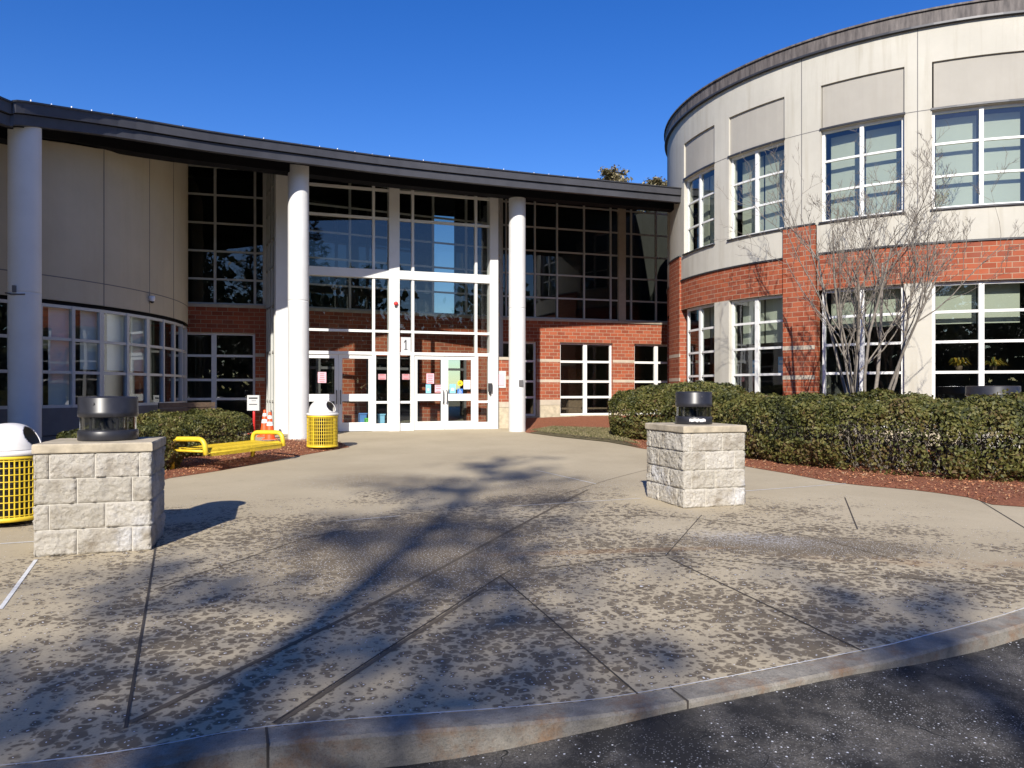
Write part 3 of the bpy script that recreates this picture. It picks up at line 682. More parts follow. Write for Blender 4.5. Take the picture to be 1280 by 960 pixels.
for k in range(-2, 5):
    g = MB(); a = math.radians(-90 + 28 * k + 8); d = Vector((math.cos(a), math.sin(a), 0)); c = Vector((LC[0], LC[1], 0)); q = Vector((-d.y, d.x, 0)) * .05
    p0, p1 = c + d * 1.5, c + d * (LR - .45)
    for sg_ in (1, -1): g.face([p0 + q * sg_, p1 + q * sg_, p1 + q * sg_ + Vector((0, 0, 3.3)), p0 + q * sg_ + Vector((0, 0, 3.3))])
    world_part(g, 'partition', M['room'], lw)
# security camera on the stucco
p = SLw(lw_u(187), 3.62 + .0, 0); n_ = SLw(lw_u(187), 3.62, 1) - p
sc_ = thing('security_camera', 'small dome security camera on the tan rounded wall above the windows', 'camera', p)
g = MB(); g.lathe([(.0, .07), (.06, .07), (.065, 0), (.05, -.05)], 16, tuple(n_ * .06)); g.box(-.03, .03, -.03, .03, -.02, .05, Matrix.Translation(n_ * .02)); g.build('housing', M['lid'], sc_)
g = MB(); g.lathe([(.048, -.05), (.035, -.085), (.0, -.1)], 16, tuple(n_ * .06)); g.build('dome', M['ink'], sc_)

# ================================================================ CENTRE BUILDING
def roomshell(mb, S, L, z0, z1, depth, mats=None):
    pass
# left part and right part of the recessed front
pl0 = (-10.6, 24.8 - .3 * 10.6); pl1 = (-7.35, 24.8 - .3 * 7.35)
pr0 = (-.5, 26.35 - .33 * .5); pr1 = (7.6, 26.35 + .33 * 7.6)
hall = thing('entrance_hall', 'brick and glass entrance hall set back beneath the canopy between the two round wings', 'building', (-1, 25, 0))
def pxu(px, p0, t, Y0, m):
    Y = lineY(px, Y0, m); X = (px - 640) / F * Y; return (Vector((X, Y)) - Vector(p0)).dot(Vector((t.x, t.y)))
Sl, Ll, tl = planeS(pl0, pl1); Sr, Lr, trr = planeS(pr0, pr1); Sm, Lm, tm = planeS(pl1, pr0)
UL = lambda px: pxu(px, pl0, tl, 24.8, .3); UR = lambda px: pxu(px, pr0, trr, 26.35, .33)
RAILS = [1.25, 1.81, 2.52]
def bands(mb, S, segs, z):
    for a, b in segs: mb.sbox(S, a, b, z[0], z[1], -.02, .004)
# left
hole = (0.2, UL(319), .6, 3.2)
gb = MB(); wall(gb, Sl, 0, Ll, .0, 3.93, [hole], .3, 1.5)
# right
ha = (UR(612), UR(671), .6, 3.2); hb = (UR(700), UR(766), .6, 3.2); hc = (UR(793), Lr - .1, .6, 3.2)
wall(gb, Sr, 0, Lr, 1.17, 3.93, [(a, b, 1.17, 3.2) for a, b, c, d in (ha, hb, hc)], .3, 1.5)
# middle (seen through the vestibule): two door openings
hm = [(.9, 2.3, .0, 2.6), (3.1, 4.9, 0, 2.6), (5.6, 6.6, 0, 2.6)]
wall(gb, Sm, 0, Lm, 0, 3.93, hm, .3, 1.5)
world_part(gb, 'brick_wall', M['brick'], hall)
g = MB()
for S, L in ((Sl, Ll), (Sm, Lm), (Sr, Lr)):
    g = MB(); g.sbox(S, 0, L, 3.932, 4.02, -.3, .05); world_part(g, 'coping', M['stone'], hall)
g = MB()
for S, a, b in ((Sr, ha[1], hb[0]), (Sr, hb[1], hc[0]), (Sl, hole[1], Ll)):
    for z in ((2.50, 2.60), (1.78, 1.88)): g = MB(); bands(g, S, [(a, b)], z); world_part(g, 'stone_band', M['stone'], hall)
for a, b in ((0, ha[0]), (ha[1], hb[0]), (hb[1], hc[0]), (hc[1], Lr)):
    g = MB(); g.sbox(Sr, a, b, .98, 1.168, -.3, .012); world_part(g, 'stone_band', M['stone'], hall)
g = MB()
for a, b in ((0, ha[0]), (ha[1], hb[0]), (hb[1], hc[0]), (hc[1], Lr)): g.sbox(Sr, a, b, .3, .972, -.3, .0)
for a, b in ((ha[0], ha[1]), (hb[0], hb[1]), (hc[0], hc[1])): g.sbox(Sr, a, b, .3, .598, -.3, .004)
world_part(g, 'stone_base', M['base'], hall)
window(hall, Sr, *ha, [UR(640)], RAILS, .07, -.14, 'white', 'clear', .12, .07)
window(hall, Sr, *hb, [UR(733)], RAILS, .07, -.14, 'white', 'clear', .14, .08)
window(hall, Sr, *hc, [UR(822)], RAILS, .07, -.14, 'white', 'clear', .14, .08)
window(hall, Sl, *hole, [UL(267)], RAILS, .07, -.14, 'white', 'clear', .14, .07)
for a, b, c, d in hm: window(hall, Sm, a, b, .35, 2.6, [(a + b) / 2] if b - a > 1.2 else [], [2.2] , .08, -.1, 'grey', 'clear', .14, .08)
# upper curtain wall
RU = [4.77, 5.59, 6.41, 7.24, 8.06, 8.9]
window(hall, Sr, UR(600), Lr - .05, 4.02, 10.0, [UR(x) for x in (634, 670, 697.8, 731.7, 765, 790.8, 822)], RU, .06, -.12, 'mull', 'glassd', .055, .055, 'curtain_wall', clip=clipz)
window(hall, Sl, .0, Ll, 4.02, 10.0, [UL(x) for x in (268.4, 318.5)], RU, .06, -.12, 'mull', 'glassd', .07, .055, 'curtain_wall', clip=clipz)
window(hall, Sm, .0, Lm, 4.02, 10.0, [1.2, 2.6, 4.0, 5.4, 6.6], RU, .06, -.12, 'mull', 'glassd', .07, .055, 'curtain_wall', clip=clipz)
g = MB(); g.sbox(Sr, UR(774), UR(782.7), 4.02, 10.0, -.14, -.02); world_part(g, 'pilaster', M['stone'], hall, clip=clipz)
# rooms behind: floor, ceiling slab, back wall
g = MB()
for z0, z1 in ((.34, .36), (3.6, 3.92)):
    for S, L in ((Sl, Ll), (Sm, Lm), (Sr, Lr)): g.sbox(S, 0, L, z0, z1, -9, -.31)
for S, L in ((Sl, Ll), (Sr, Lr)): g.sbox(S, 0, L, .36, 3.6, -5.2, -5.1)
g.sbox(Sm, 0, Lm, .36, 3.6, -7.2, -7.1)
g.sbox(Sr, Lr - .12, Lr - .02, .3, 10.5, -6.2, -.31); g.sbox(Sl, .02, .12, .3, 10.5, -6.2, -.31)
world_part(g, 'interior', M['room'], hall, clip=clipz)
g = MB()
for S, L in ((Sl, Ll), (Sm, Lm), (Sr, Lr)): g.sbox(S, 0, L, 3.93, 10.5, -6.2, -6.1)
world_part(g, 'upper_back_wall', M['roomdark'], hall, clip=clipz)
g = MB()                                                          # tall cupboards and a counter inside, dimly seen
for u, a, h in ((UR(706), .9, 1.9), (UR(725), .5, 1.5), (UR(752), .8, 2.0), (UL(285), .8, 1.7)):
    S = Sl if u == UL(285) else Sr
    g = MB(); g.sbox(S, u, u + a, .36, .36 + h, -3.6, -3.1); world_part(g, 'cupboard', M['wood'], hall)
for u in (UR(704), UR(738)): g = MB(); g.sbox(Sr, u, u + .95, .8, .86, -1.0, -.6); world_part(g, 'bench_top', M['wood'], hall)

# ---- vestibule with the doors
ves = thing('entrance_vestibule', 'white framed glass vestibule with two pairs of doors marked with number one', 'entrance', (-3.5, 22.3, 0))
pv0 = Vector((-6.66, 23.5 - .35 * 6.66)); pv1 = Vector((-.40, 23.5 - .35 * .40))
Sv, Lv, tv = planeS(pv0, pv1); UV = lambda px: pxu(px, pv0, tv, 23.5, .35)
zg = P(22.5)
VZ = dict(head=2.60, lite=3.23, tr0=4.77, tr1=5.02)
g = MB()
for a, b in ((344.5, 360), (485.7, 498.7), (611.5, 621.5)): g.sbox(Sv, UV(a), UV(b), zg - .05, 10, -.22, .10)
for a, b in ((360, 485.7), (498.7, 611.5)): g.sbox(Sv, UV(a), UV(b), VZ['tr0'], VZ['tr1'], -.2, .06)
world_part(g, 'portal_frame', M['white'], ves, clip=clipz)
bays = [(360, 378, 467, 485.7), (498.7, 516, 595, 611.5)]
g = MB(); gl = MB(); b_ = .075
for (x0, x1, x2, x3) in bays:
    u0, u1, u2, u3 = (UV(x) for x in (x0, x1, x2, x3))
    for u in (u1, u2): g.sbox(Sv, u - b_ / 2, u + b_ / 2, zg, VZ['tr0'], -.1, .02); g.sbox(Sv, u - b_ / 2, u + b_ / 2, VZ['tr1'], 10, -.1, .02)
    for z in (VZ['lite'], 6.52, 7.35, 8.2): g.sbox(Sv, u0, u3, z - .035, z + .035, -.09, .012)
    g.sbox(Sv, u0, u3, VZ['head'] - .06, VZ['head'] + .03, -.09, .014)
    for a, b in ((u0, u1 - b_ / 2), (u2 + b_ / 2, u3)):
        g.sbox(Sv, a, b, 1.12, 1.19, -.09, .012); g.sbox(Sv, a, b, zg, zg + .22, -.09, .012)
        g.sbox(Sv, a, a + .03, zg + .22, VZ['head'], -.08, .010); g.sbox(Sv, b - .03, b, zg + .22, VZ['head'], -.08, .010)
        gl.face([Sv(a, zg, -.04), Sv(b, zg, -.04), Sv(b, VZ['head'], -.04), Sv(a, VZ['head'], -.04)])
    for za, zb in ((VZ['head'], VZ['tr0']), (VZ['tr1'], 10)): gl.face([Sv(u0, za, -.04), Sv(u3, za, -.04), Sv(u3, zb, -.04), Sv(u0, zb, -.04)])
world_part(g, 'mullion', M['white'], ves, clip=clipz); world_part(gl, 'glazing', M['clear'], ves, clip=clipz)
# side returns
for (q0, q1, lab) in (((-7.33, 22.55), (pv0.x, pv0.y), 0), ((pv1.x + .02, pv1.y + .1), (pv1.x + .12, 26.2), 1)):
    S, L, t = planeS(q0, q1)
    window(ves, S, 0, L, zg if lab == 0 else 2.5, 10, [L * .33, L * .66], [1.2, 2.6, 3.9, 5.0, 5.8, 6.6, 7.3], .07, -.05, 'mull', 'glassd', .06, .06, 'side_window', clip=clipz)
# door leaves
def door(u0, u1, hinge_right):
    z0, z1 = zg + .01, VZ['head'] - .065; st = .105
    d = MB()
    d.sbox(Sv, u0, u0 + st, z0, z1, -.075, -.025); d.sbox(Sv, u1 - st, u1, z0, z1, -.075, -.025)
    d.sbox(Sv, u0 + st, u1 - st, z0, z0 + .25, -.073, -.027); d.sbox(Sv, u0 + st, u1 - st, z1 - .11, z1, -.073, -.027)
    d.sbox(Sv, u0 + st, u1 - st, 1.19, 1.40, -.073, -.027)
    o = world_part(d, 'door', M['white'], ves)
    p_ = MB(); p_.face([Sv(u0 + st, z0 + .2, -.05), Sv(u1 - st, z0 + .2, -.05), Sv(u1 - st, z1 - .1, -.05), Sv(u0 + st, z1 - .1, -.05)]); world_part(p_, 'pane', M['clear'], o)
    uh = u0 + st * .5 if hinge_right else u1 - st * .5
    h = MB(); h.tube([Sv(uh, 1.12, -.025), Sv(uh, 1.12, .04), Sv(uh, 1.2, .055), Sv(uh, 1.42, .055), Sv(uh, 1.5, .04), Sv(uh, 1.5, -.025)], .013, 6)
    world_part(h, 'handle', M['lightmetal'], o)
u1, u2 = UV(516) + b_ / 2, UV(595) - b_ / 2; um_ = (u1 + u2) / 2
door(u1, um_ - .004, False); door(um_ + .004, u2, True); UD = (u1, um_, u2)
u1, u2 = UV(378) + b_ / 2, UV(467) - b_ / 2; um_ = (u1 + u2) / 2
door(u1, um_ - .004, False); door(um_ + .004, u2, True); UD2 = (u1, um_, u2)
# brick return wall bulging out at the right of the doors
ctr = Vector((pv1.x + .02, pv1.y + .70)); Sq = circS(ctr.x, ctr.y, .62, math.radians(-112)); Lq = .62 * math.radians(120)
g = MB(); wall(g, Sq, 0, Lq, .98 + .17, 2.44, t=.2, du=.08); world_part(g, 'brick_return', M['brick'], ves)
for a_, z0_, z1_, d0_, d1_ in ((-.01, 2.442, 2.53, -.25, .03), (0, 1.84, 1.94, -.02, .004), (0, .98, 1.148, -.2, .01)): g = MB(); g.sbox(Sq, a_, Lq, z0_, z1_, d0_, d1_, 10); world_part(g, 'stone_band', M['stone'], ves)
g = MB(); g.sbox(Sq, 0, Lq, zg - .05, .972, -.2, 0, 10); world_part(g, 'stone_base', M['base'], ves)

# number plate, alarm, readers, notices
def flat_thing(name, label, cat, S, u0, u1, v0, v1, d, mat, t=.006, group=None):
    p = S((u0 + u1) / 2, v0, d); o = thing(name, label, cat, p, group=group); g = MB(); g.sbox(S, u0, u1, v0, v1, d, d + t); world_part(g, 'sheet', M[mat], o); return o
def ubox(S, U, px0, px1, py0, py1, Y):
    return U(px0), U(px1), EYE + (HZ - py1) * Y / F, EYE + (HZ - py0) * Y / F
YV = lambda px: lineY(px, 23.5, .35)
def on_door(name, label, cat, px0, px1, py0, py1, mat, d=-.045, group=None, t=.004):
    a, b, c, e = ubox(Sv, UV, px0, px1, py0, py1, YV((px0 + px1) / 2)); return flat_thing(name, label, cat, Sv, a, b, c, e, d, mat, t, group), (a, b, c, e)
sg, (a, b, c, e) = on_door('number_sign', 'grey sign with the number 1 in the narrow pane above the side light', 'sign', 501.3, 513.6, 421.5, 441.3, 'signg', -.03, t=.015)
g = MB(); uc = (a + b) / 2; zc0 = c + .10; zc1 = e - .08
g.sbox(Sv, uc - .014, uc + .016, zc0, zc1, -.016, -.010)
k = Sv(uc - .014, zc1, -.011); 
g.face([Sv(uc - .014, zc1, -.010), Sv(uc - .06, zc1 - .07, -.010), Sv(uc - .05, zc1 - .09, -.010), Sv(uc - .014, zc1 - .045, -.010)])
g.sbox(Sv, uc - .045, uc + .045, zc0 - .004, zc0 + .018, -.017, -.0105)
world_part(g, 'numeral', M['ink'], sg)
def textlines(o, a, b, c, e, k, mat='ink', d=-.040):
    g = MB(); h = (e - c)
    for i in range(k):
        z = e - h * (.16 + .7 * i / max(1, k - 1)); w_ = (b - a) * random.uniform(.5, .74)
        g.sbox(Sv, (a + b) / 2 - w_ / 2, (a + b) / 2 + w_ / 2, z - .006, z + .006, d, d + .0015)
    world_part(g, 'print', M[mat], o)
for (lab, x0, x1, y0, y1, mt_, k) in (
    ('pink paper notice taped high on the left leaf of the left doors', 397.5, 408, 465, 478.5, 'pink', 5),
    ('pink paper notice in the narrow side light left of the centre post', 473, 483, 467.5, 474.5, 'pink', 2),
    ('pink paper notice in the narrow side light right of the centre post', 503, 512.5, 467.5, 474.5, 'pink', 2),
    ('tall pink notice on the left leaf of the right doors, above the others', 533.5, 543, 466.8, 479.5, 'pink', 5),
    ('wide deep pink notice low beside the door handle on the left leaf', 544, 553, 481, 490.5, 'pink', 3),
    ('blue poster at the lower left corner of the left leaf glass', 532.7, 539, 480.5, 491.5, 'bluep', 0),
    ('blue poster on the right leaf beside the door handle', 562.5, 570, 480, 491.5, 'bluep', 0),
    ('white paper notice on the right leaf near its hinge side', 580, 588.5, 475, 486.5, 'whitep', 4)):
    o, q = on_door('paper_notice', lab, 'notice', x0, x1, y0, y1, mt_, -.046, 'notices taped to the entrance doors')
    if k: textlines(o, *q, k, 'red' if mt_ == 'pink' else 'ink')
    else:
        g = MB(); a, b, c, e = q; g.sbox(Sv, a + .05, b - .05, c + .08, e - .12, -.042, -.040); world_part(g, 'print', M['whitep'], o)
o, (a, b, c, e) = on_door('access_sign', 'small blue square wheelchair access sign on the right door leaf', 'sign', 572.2, 579, 485.8, 492.6, 'dblue', -.046)
uc = (a + b) / 2; zc = (c + e) / 2; g = MB(); Sk = lambda x, z: Sv(uc + x, zc + z, -.038)
g.tube([Sk(-.005, .045), Sk(-.002, .0), Sk(.03, 0), Sk(.045, -.045)], .007, 5)
g.tube([Sk(.03 * math.cos(t) - .008, .03 * math.sin(t) - .025) for t in [math.radians(x) for x in (110, 150, 190, 230, 270, 310, 350)]], .005, 5)
g.tube([Sk(-.006, .052), Sk(-.006, .064)], .010, 6); world_part(g, 'symbol', M['whitep'], o)
a, b, c, e = ubox(Sv, UV, 572, 579.5, 475, 483, YV(576)); p = Sv((a + b) / 2, (c + e) / 2, -.04)
o = thing('round_sticker', 'round yellow sticker on the right door leaf between blue poster and white notice', 'sticker', p)
g = MB(); r = .088; g.face([Sv((a + b) / 2 + r * math.cos(t), (c + e) / 2 + r * math.sin(t), -.042) for t in [2 * PI * k / 20 for k in range(20)]]); world_part(g, 'disc', M['yel'], o)
g = MB(); g.sbox(Sv, (a + b) / 2 - .04, (a + b) / 2 + .03, (c + e) / 2 - .012, (c + e) / 2 + .012, -.041, -.040); world_part(g, 'print', M['ink'], o)
p = Sv(UV(494), EYE + (HZ - 380) * YV(494) / F, .10)
o = thing('alarm_bell', 'small red alarm sounder on the white centre post', 'alarm', p); nv = (Sv(0, 0, 1) - Sv(0, 0, 0))
g = MB(); g.lathe([(0, .09), (.035, .085), (.06, .05), (.065, 0)], 16, mt=Vector((0, 0, 1)).rotation_difference(nv).to_matrix().to_4x4()); g.build('shell', M['red'], o)
g = MB(); g.box(-.03, .04, -.05, .0, -.10, -.06); g.build('strobe', M['ink'], o)
p = Sq(.30, 1.72, 0); o = thing('intercom_panel', 'grey intercom panel with a red notice on the brick beside the doors', 'intercom', p)
g = MB(); g.sbox(Sq, .16, .42, 1.58, 2.10, .0, .035, 1); world_part(g, 'housing', M['signg'], o)
g = MB(); g.sbox(Sq, .20, .37, 1.66, 2.0, .036, .042, 1); world_part(g, 'notice', M['pink'], o)
p = Sv(UV(611), 1.58, .11); o = thing('card_reader', 'black card reader box at the right edge of the door frame', 'reader', p)
g = MB(); g.sbox(Sv, UV(609), UV(613), 1.46, 1.72, .10, .20); g.sbox(Sv, UV(610), UV(612), 1.36, 1.46, .10, .16); world_part(g, 'housing', M['ink'], o)
# things just inside
def inside_box(name, label, cat, px0, px1, py0, py1, mat, d):
    a, b, c, e = ubox(Sv, UV, px0, px1, py0, py1, YV((px0 + px1) / 2)); p = Sv((a + b) / 2, zg + .01, d); o = thing(name, label, cat, p)
    g = MB(); z0, z1 = zg + .01, e; am, bm_ = a + .02, b - .02
    for (q0, q1, t0, t1) in ((am, am + .015, d - .3, d), (bm_ - .015, bm_, d - .3, d), (am, bm_, d - .015, d), (am, bm_, d - .3, d - .285)): g.sbox(Sv, q0, q1, z0, z1, t0, t1)
    g.sbox(Sv, am, bm_, z0, z0 + .01, d - .3, d); world_part(g, 'bin_wall', M[mat], o)
    g = MB(); g.sbox(Sv, a, b, z1 - .03, z1 + .005, d + .0, d + .02); world_part(g, 'rim', M[mat], o)
inside_box('storage_tub', 'blue recycling tub inside the glass behind the left doors', 'tub', 451, 462, 517, 530, 'tub', -.4)
inside_box('storage_tub', 'pale plastic tub inside the side light left of the centre post', 'tub', 474, 484.5, 518, 530, 'bluep', -.35)
inside_box('storage_tub', 'small green tub in front of the blue recycling tub inside', 'tub', 457, 462, 523, 530, 'green', -.15)

# ================================================================ RIGHT ROUND WING
RC = (12.75, 23.95); RR = 7.7
SR = circS(RC[0], RC[1], RR, math.radians(-180))                  # u=0 is the westmost line, grows anticlockwise (to the right in the picture)
def ru(px):
    d = Vector(((px - 640) / F, 1)); a = d.dot(d); b = -2 * d.dot(Vector(RC)); c = RC[0] ** 2 + RC[1] ** 2 - RR ** 2; D = b * b - 4 * a * c
    if D < 0: return RR * (-.1)
    Y = (-b - math.sqrt(D)) / (2 * a); X = d.x * Y
    an = math.atan2(Y - RC[1], X - RC[0])                         # about -pi .. 0
    if an > 0: an -= 2 * PI
    return RR * (an + PI)
rw = thing('round_wing', 'two storey round wing of pale stucco over red brick with white gridded windows', 'building', (RC[0], RC[1], 0))
uw = [(ru(855), ru(893)), (ru(911), ru(980.5)), (ru(1026), ru(1130.5)), (ru(1165), ru(1292))]
w4 = uw[3]; wid4 = w4[1] - w4[0]; gap = uw[3][0] - uw[2][1]
last = w4[1]
for k in range(3): uw.append((last + .62, last + .62 + 2.0)); last += 2.62
ucol = [(ru(981.5), ru(1021))]; upil = (ru(838.5), ru(851.5))
u0w = (ru(838) - 1.5, ru(838) - .12)
lower = [(a, b, .6, 3.93) for a, b in uw]; upper = [(a, b, 5.57, 7.78) for a, b in uw]
panels = [(a, b, 7.83, 8.87) for a, b in uw]
urs, ure = -3.2, RR * math.radians(205)
# brick: band 3.93-4.83 all round; below it brick only left of / between some windows
g = MB(); wall(g, SR, urs, ure, 3.93, 4.80, [(ucol[0][0], ucol[0][1], 3.93, 4.8), (*upil, 3.93, 4.8)], .3, .35)
Sc = circS(RC[0], RC[1], RR + .05, math.radians(-180))
for a, b in ucol + [upil]: wall(g, Sc, a, b, 1.17, 5.53, t=.35, du=.35)
wall(g, SR, urs, u0w[0], 1.17, 3.93, t=.3, du=.4); wall(g, SR, u0w[1], upil[0], 1.17, 3.93, t=.3, du=.4)
world_part(g, 'brick_wall', M['brick'], rw)
g = MB(); holes = upper + [(u0w[0], u0w[1], 5.57, 7.78)] + [(a, b, 4.83, 5.53) for a, b in ucol + [upil]]
wall(g, SR, urs, ure, 4.83, 9.70, holes + panels, .3, .35); world_part(g, 'stucco_wall', M['stucco'], rw)
g = MB(); Sp = circS(RC[0], RC[1], RR - .05, math.radians(-180))
for a, b, c, d in panels:
    g = MB(); wall(g, Sp, a - .02, b + .02, c - .01, d + .01, t=.1, du=.35); world_part(g, 'recessed_panel', M['panel'], rw)
g = MB()                                                          # pale piers between the lower windows
for (a, b), (c, d) in zip(uw, uw[1:]):
    if abs(b - uw[1][1]) > .01:
        g = MB(); wall(g, SR, b, c, 1.17, 3.93, t=.3, du=.3); world_part(g, 'pier', M['stucco'], rw)
g = MB(); g.sbox(SR, urs, ure, 0, .60, -.3, .03, 60)
segs = [(urs, u0w[0]), (u0w[1], uw[0][0])] + [(uw[i][1], uw[i + 1][0]) for i in range(len(uw) - 1)]
for a, b in segs: g.sbox(SR, a, b, .60, 1.168, -.3, .02, 3)
world_part(g, 'stone_base', M['base'], rw)
g = MB()
for a, b in ucol + [upil]:
    for z in (2.56, 1.83): g = MB(); g.sbox(Sc, a - .004, b + .004, z - .05, z + .05, -.02, .005, 3); world_part(g, 'stone_band', M['stone'], rw)
for z in (2.56, 1.83): g = MB(); g.sbox(SR, urs, u0w[0], z - .05, z + .05, -.02, .005, 4); world_part(g, 'stone_band', M['stone'], rw)
g = MB()                                                          # flashings: ledge under the stucco, window heads and sills
holes_u = sorted(ucol + [upil]); cur = urs
for a, b in holes_u + [(ure, ure)]:
    n_ = max(2, int((a - cur) / .3))
    if a > cur: g = MB(); g.sbox(SR, cur, a, 4.795, 4.835, -.02, .035, n_); world_part(g, 'flashing', M['darkmetal'], rw)
    cur = b
for a, b in ucol + [upil]: g = MB(); g.sbox(Sc, a - .01, b + .01, 5.53, 5.57, -.05, .02, 3); world_part(g, 'flashing', M['darkmetal'], rw)
for a, b in uw:
    g = MB(); g.sbox(SR, a - .02, b + .02, 7.785, 7.83, -.1, .03, 4); world_part(g, 'window_head', M['darkmetal'], rw)
    g = MB(); g.sbox(SR, a - .03, b + .03, 5.535, 5.57, -.1, .05, 4); world_part(g, 'sill', M['darkmetal'], rw)
g = MB()
for px_ in (1002, 1147):
    u = ru(px_)
    g.sbox(SR, u - .008, u + .008, 5.6, 9.7, -.01, .003)
for (a, b) in [(uw[0][1], uw[1][0]), (uw[1][1], uw[2][0]), (uw[2][1], uw[3][0])]: g.sbox(SR, a + .02, b - .02, 7.80, 7.815, -.01, .003, 3)
world_part(g, 'control_joint', M['grey'], rw)
g = MB(); g.sbox(SR, urs, ure, 9.70, 10.0, -.35, .07, 70); g.sbox(SR, urs, ure, 10.0, 10.04, -.37, .11, 70); world_part(g, 'parapet', M['parapet'], rw)
g = MB(); g.sbox(SR, urs, ure, 9.66, 9.705, -.02, .09, 70); world_part(g, 'drip_edge', M['darkmetal'], rw)
for i, (a, b) in enumerate(uw):
    wd = b - a; mid = [(a + b) / 2]
    w_ = window(rw, SR, a, b, 5.57, 7.78, mid, [6.31, 7.04], .06, -.12, 'white', 'glass', .085, .05, nseg=2)
    mb = MB(); Sb = circS(RC[0], RC[1], RR - .42, math.radians(-180)); kk = (RR) / (RR - .42)
    for p, q in ((a + .10, (a + b) / 2 - .03), ((a + b) / 2 + .03, b - .10)):
        mb.sbox(SR, p, q, 5.62, 7.68, -.42, -.40, 2)
    world_part(mb, 'blind', M['blind'], w_)
    w_ = window(rw, SR, a, b, .62, 3.93, mid, [1.25, 1.92, 2.60, 3.27], .07, -.12, 'white', 'glass', .11, .06, nseg=2)
    mb = MB()
    for p, q in ((a + .10, (a + b) / 2 - .03), ((a + b) / 2 + .03, b - .1)):
        mb.sbox(SR, p, q, 3.02 if i != 1 else 2.75, 3.9, -.44, -.42, 2)
    world_part(mb, 'blind', M['blind'], w_)
window(rw, SR, u0w[0], u0w[1], 5.57, 7.78, [sum(u0w) / 2], [6.31, 7.04], .06, -.12, 'white', 'glass', .085, .05)
window(rw, SR, u0w[0], u0w[1], .62, 3.93, [sum(u0w) / 2], [1.25, 1.92, 2.60, 3.27], .07, -.12, 'white', 'glass', .11, .06)
# inside floors
g = MB(); Nn = 72
for z in (.35, 4.35, 4.75, 8.3, 9.66):
    g.face([(RC[0] + (RR - .31) * math.cos(2 * PI * k / Nn), RC[1] + (RR - .31) * math.sin(2 * PI * k / Nn), z) for k in range(Nn)])
world_part(g, 'floor_slab', M['room'], rw)
g = MB(); wall(g, circS(RC[0], RC[1], RR - 4.2, math.radians(-180)), urs, RR * 2.6, .36, 9.6, t=.1, du=.5); world_part(g, 'inner_wall', M['room'], rw)
for k in range(12):
    g = MB(); a = math.radians(30 * k + 11); d = Vector((math.cos(a), math.sin(a), 0)); c = Vector((RC[0], RC[1], .36)); q = Vector((-d.y, d.x, 0)) * .05
    p0, p1 = c + d * .5, c + d * (RR - 1.1)
    for sg_ in (1, -1): g.face([p0 + q * sg_, p1 + q * sg_, p1 + q * sg_ + Vector((0, 0, 9.2)), p0 + q * sg_ + Vector((0, 0, 9.2))])
    world_part(g, 'partition', M['room'], rw)
# things on the window sills of the ground floor
def sillthing(name, label, cat, pxc, wd, h, mat, d=-.42, tilt=0):
    u = ru(pxc); p = SR(u, 1.95, d); o = thing(name, label, cat, p)
    g = MB(); g.sbox(SR, u - wd / 2, u + wd / 2, 1.955, 1.955 + h, d, d + .02); world_part(g, 'cover', M[mat], o)
    g = MB(); g.sbox(SR, u - wd / 2 + .01, u + wd / 2 - .01, 1.95 + .06, 1.955 + h * .5, d + .021, d + .024); g.sbox(SR, u - wd * .3, u + wd * .3, 1.955 + h * .62, 1.955 + h * .78, d + .021, d + .024); world_part(g, 'print', M['whitep'], o)
g = MB()
for a, b in uw: g = MB(); g.sbox(SR, a + .03, b - .03, 1.91, 1.95, -.75, -.2, 3); world_part(g, 'window_shelf', M['room'], rw)
sillthing('display_book', 'blue book standing in the second lower window of the round wing', 'book', 931, .2, .36, 'bluep')
sillthing('display_book', 'pale blue book standing at the right of the second lower window', 'book', 965, .19, .42, 'bluep')
sillthing('display_book', 'small blue book in the narrow first lower window', 'book', 885, .13, .32, 'dblue')
def sillplant(px, label, nl, r):
    u = ru(px); p = SR(u, 1.95, -.45); o = thing('potted_plant', label, 'plant', p)
    g = MB(); g.lathe([(0, .0), (.06, 0), (.085, .12), (.075, .12), (.0, .1)], 14); g.build('pot', M['wood'], o)
    g = MB(); rn = []
    for k in range(nl):
        a = random.uniform(0, 2 * PI); rr = r * random.uniform(.5, 1); z = random.uniform(.05, .22)
        d = Vector((math.cos(a), math.sin(a), 0)); s_ = Vector((-d.y, d.x, 0)) * .02
        q0 = Vector((0, 0, .1)); q1 = d * rr * .6 + Vector((0, 0, .1 + z)); q2 = d * rr + Vector((0, 0, .06 + z * .6))
        g.face([q0 - s_ * .3, q0 + s_ * .3, q1 + s_, q1 - s_]); g.face([q1 - s_, q1 + s_, q2]); rn += [random.random()] * 2
    g.build('leaves', M['yucca'], o, rnd=rn)
sillplant(1203, 'yellow leaved plant in the left half of the fourth lower window', 40, .28)
sillplant(1250, 'spreading yellow green plant in the right half of the fourth lower window', 46, .42)

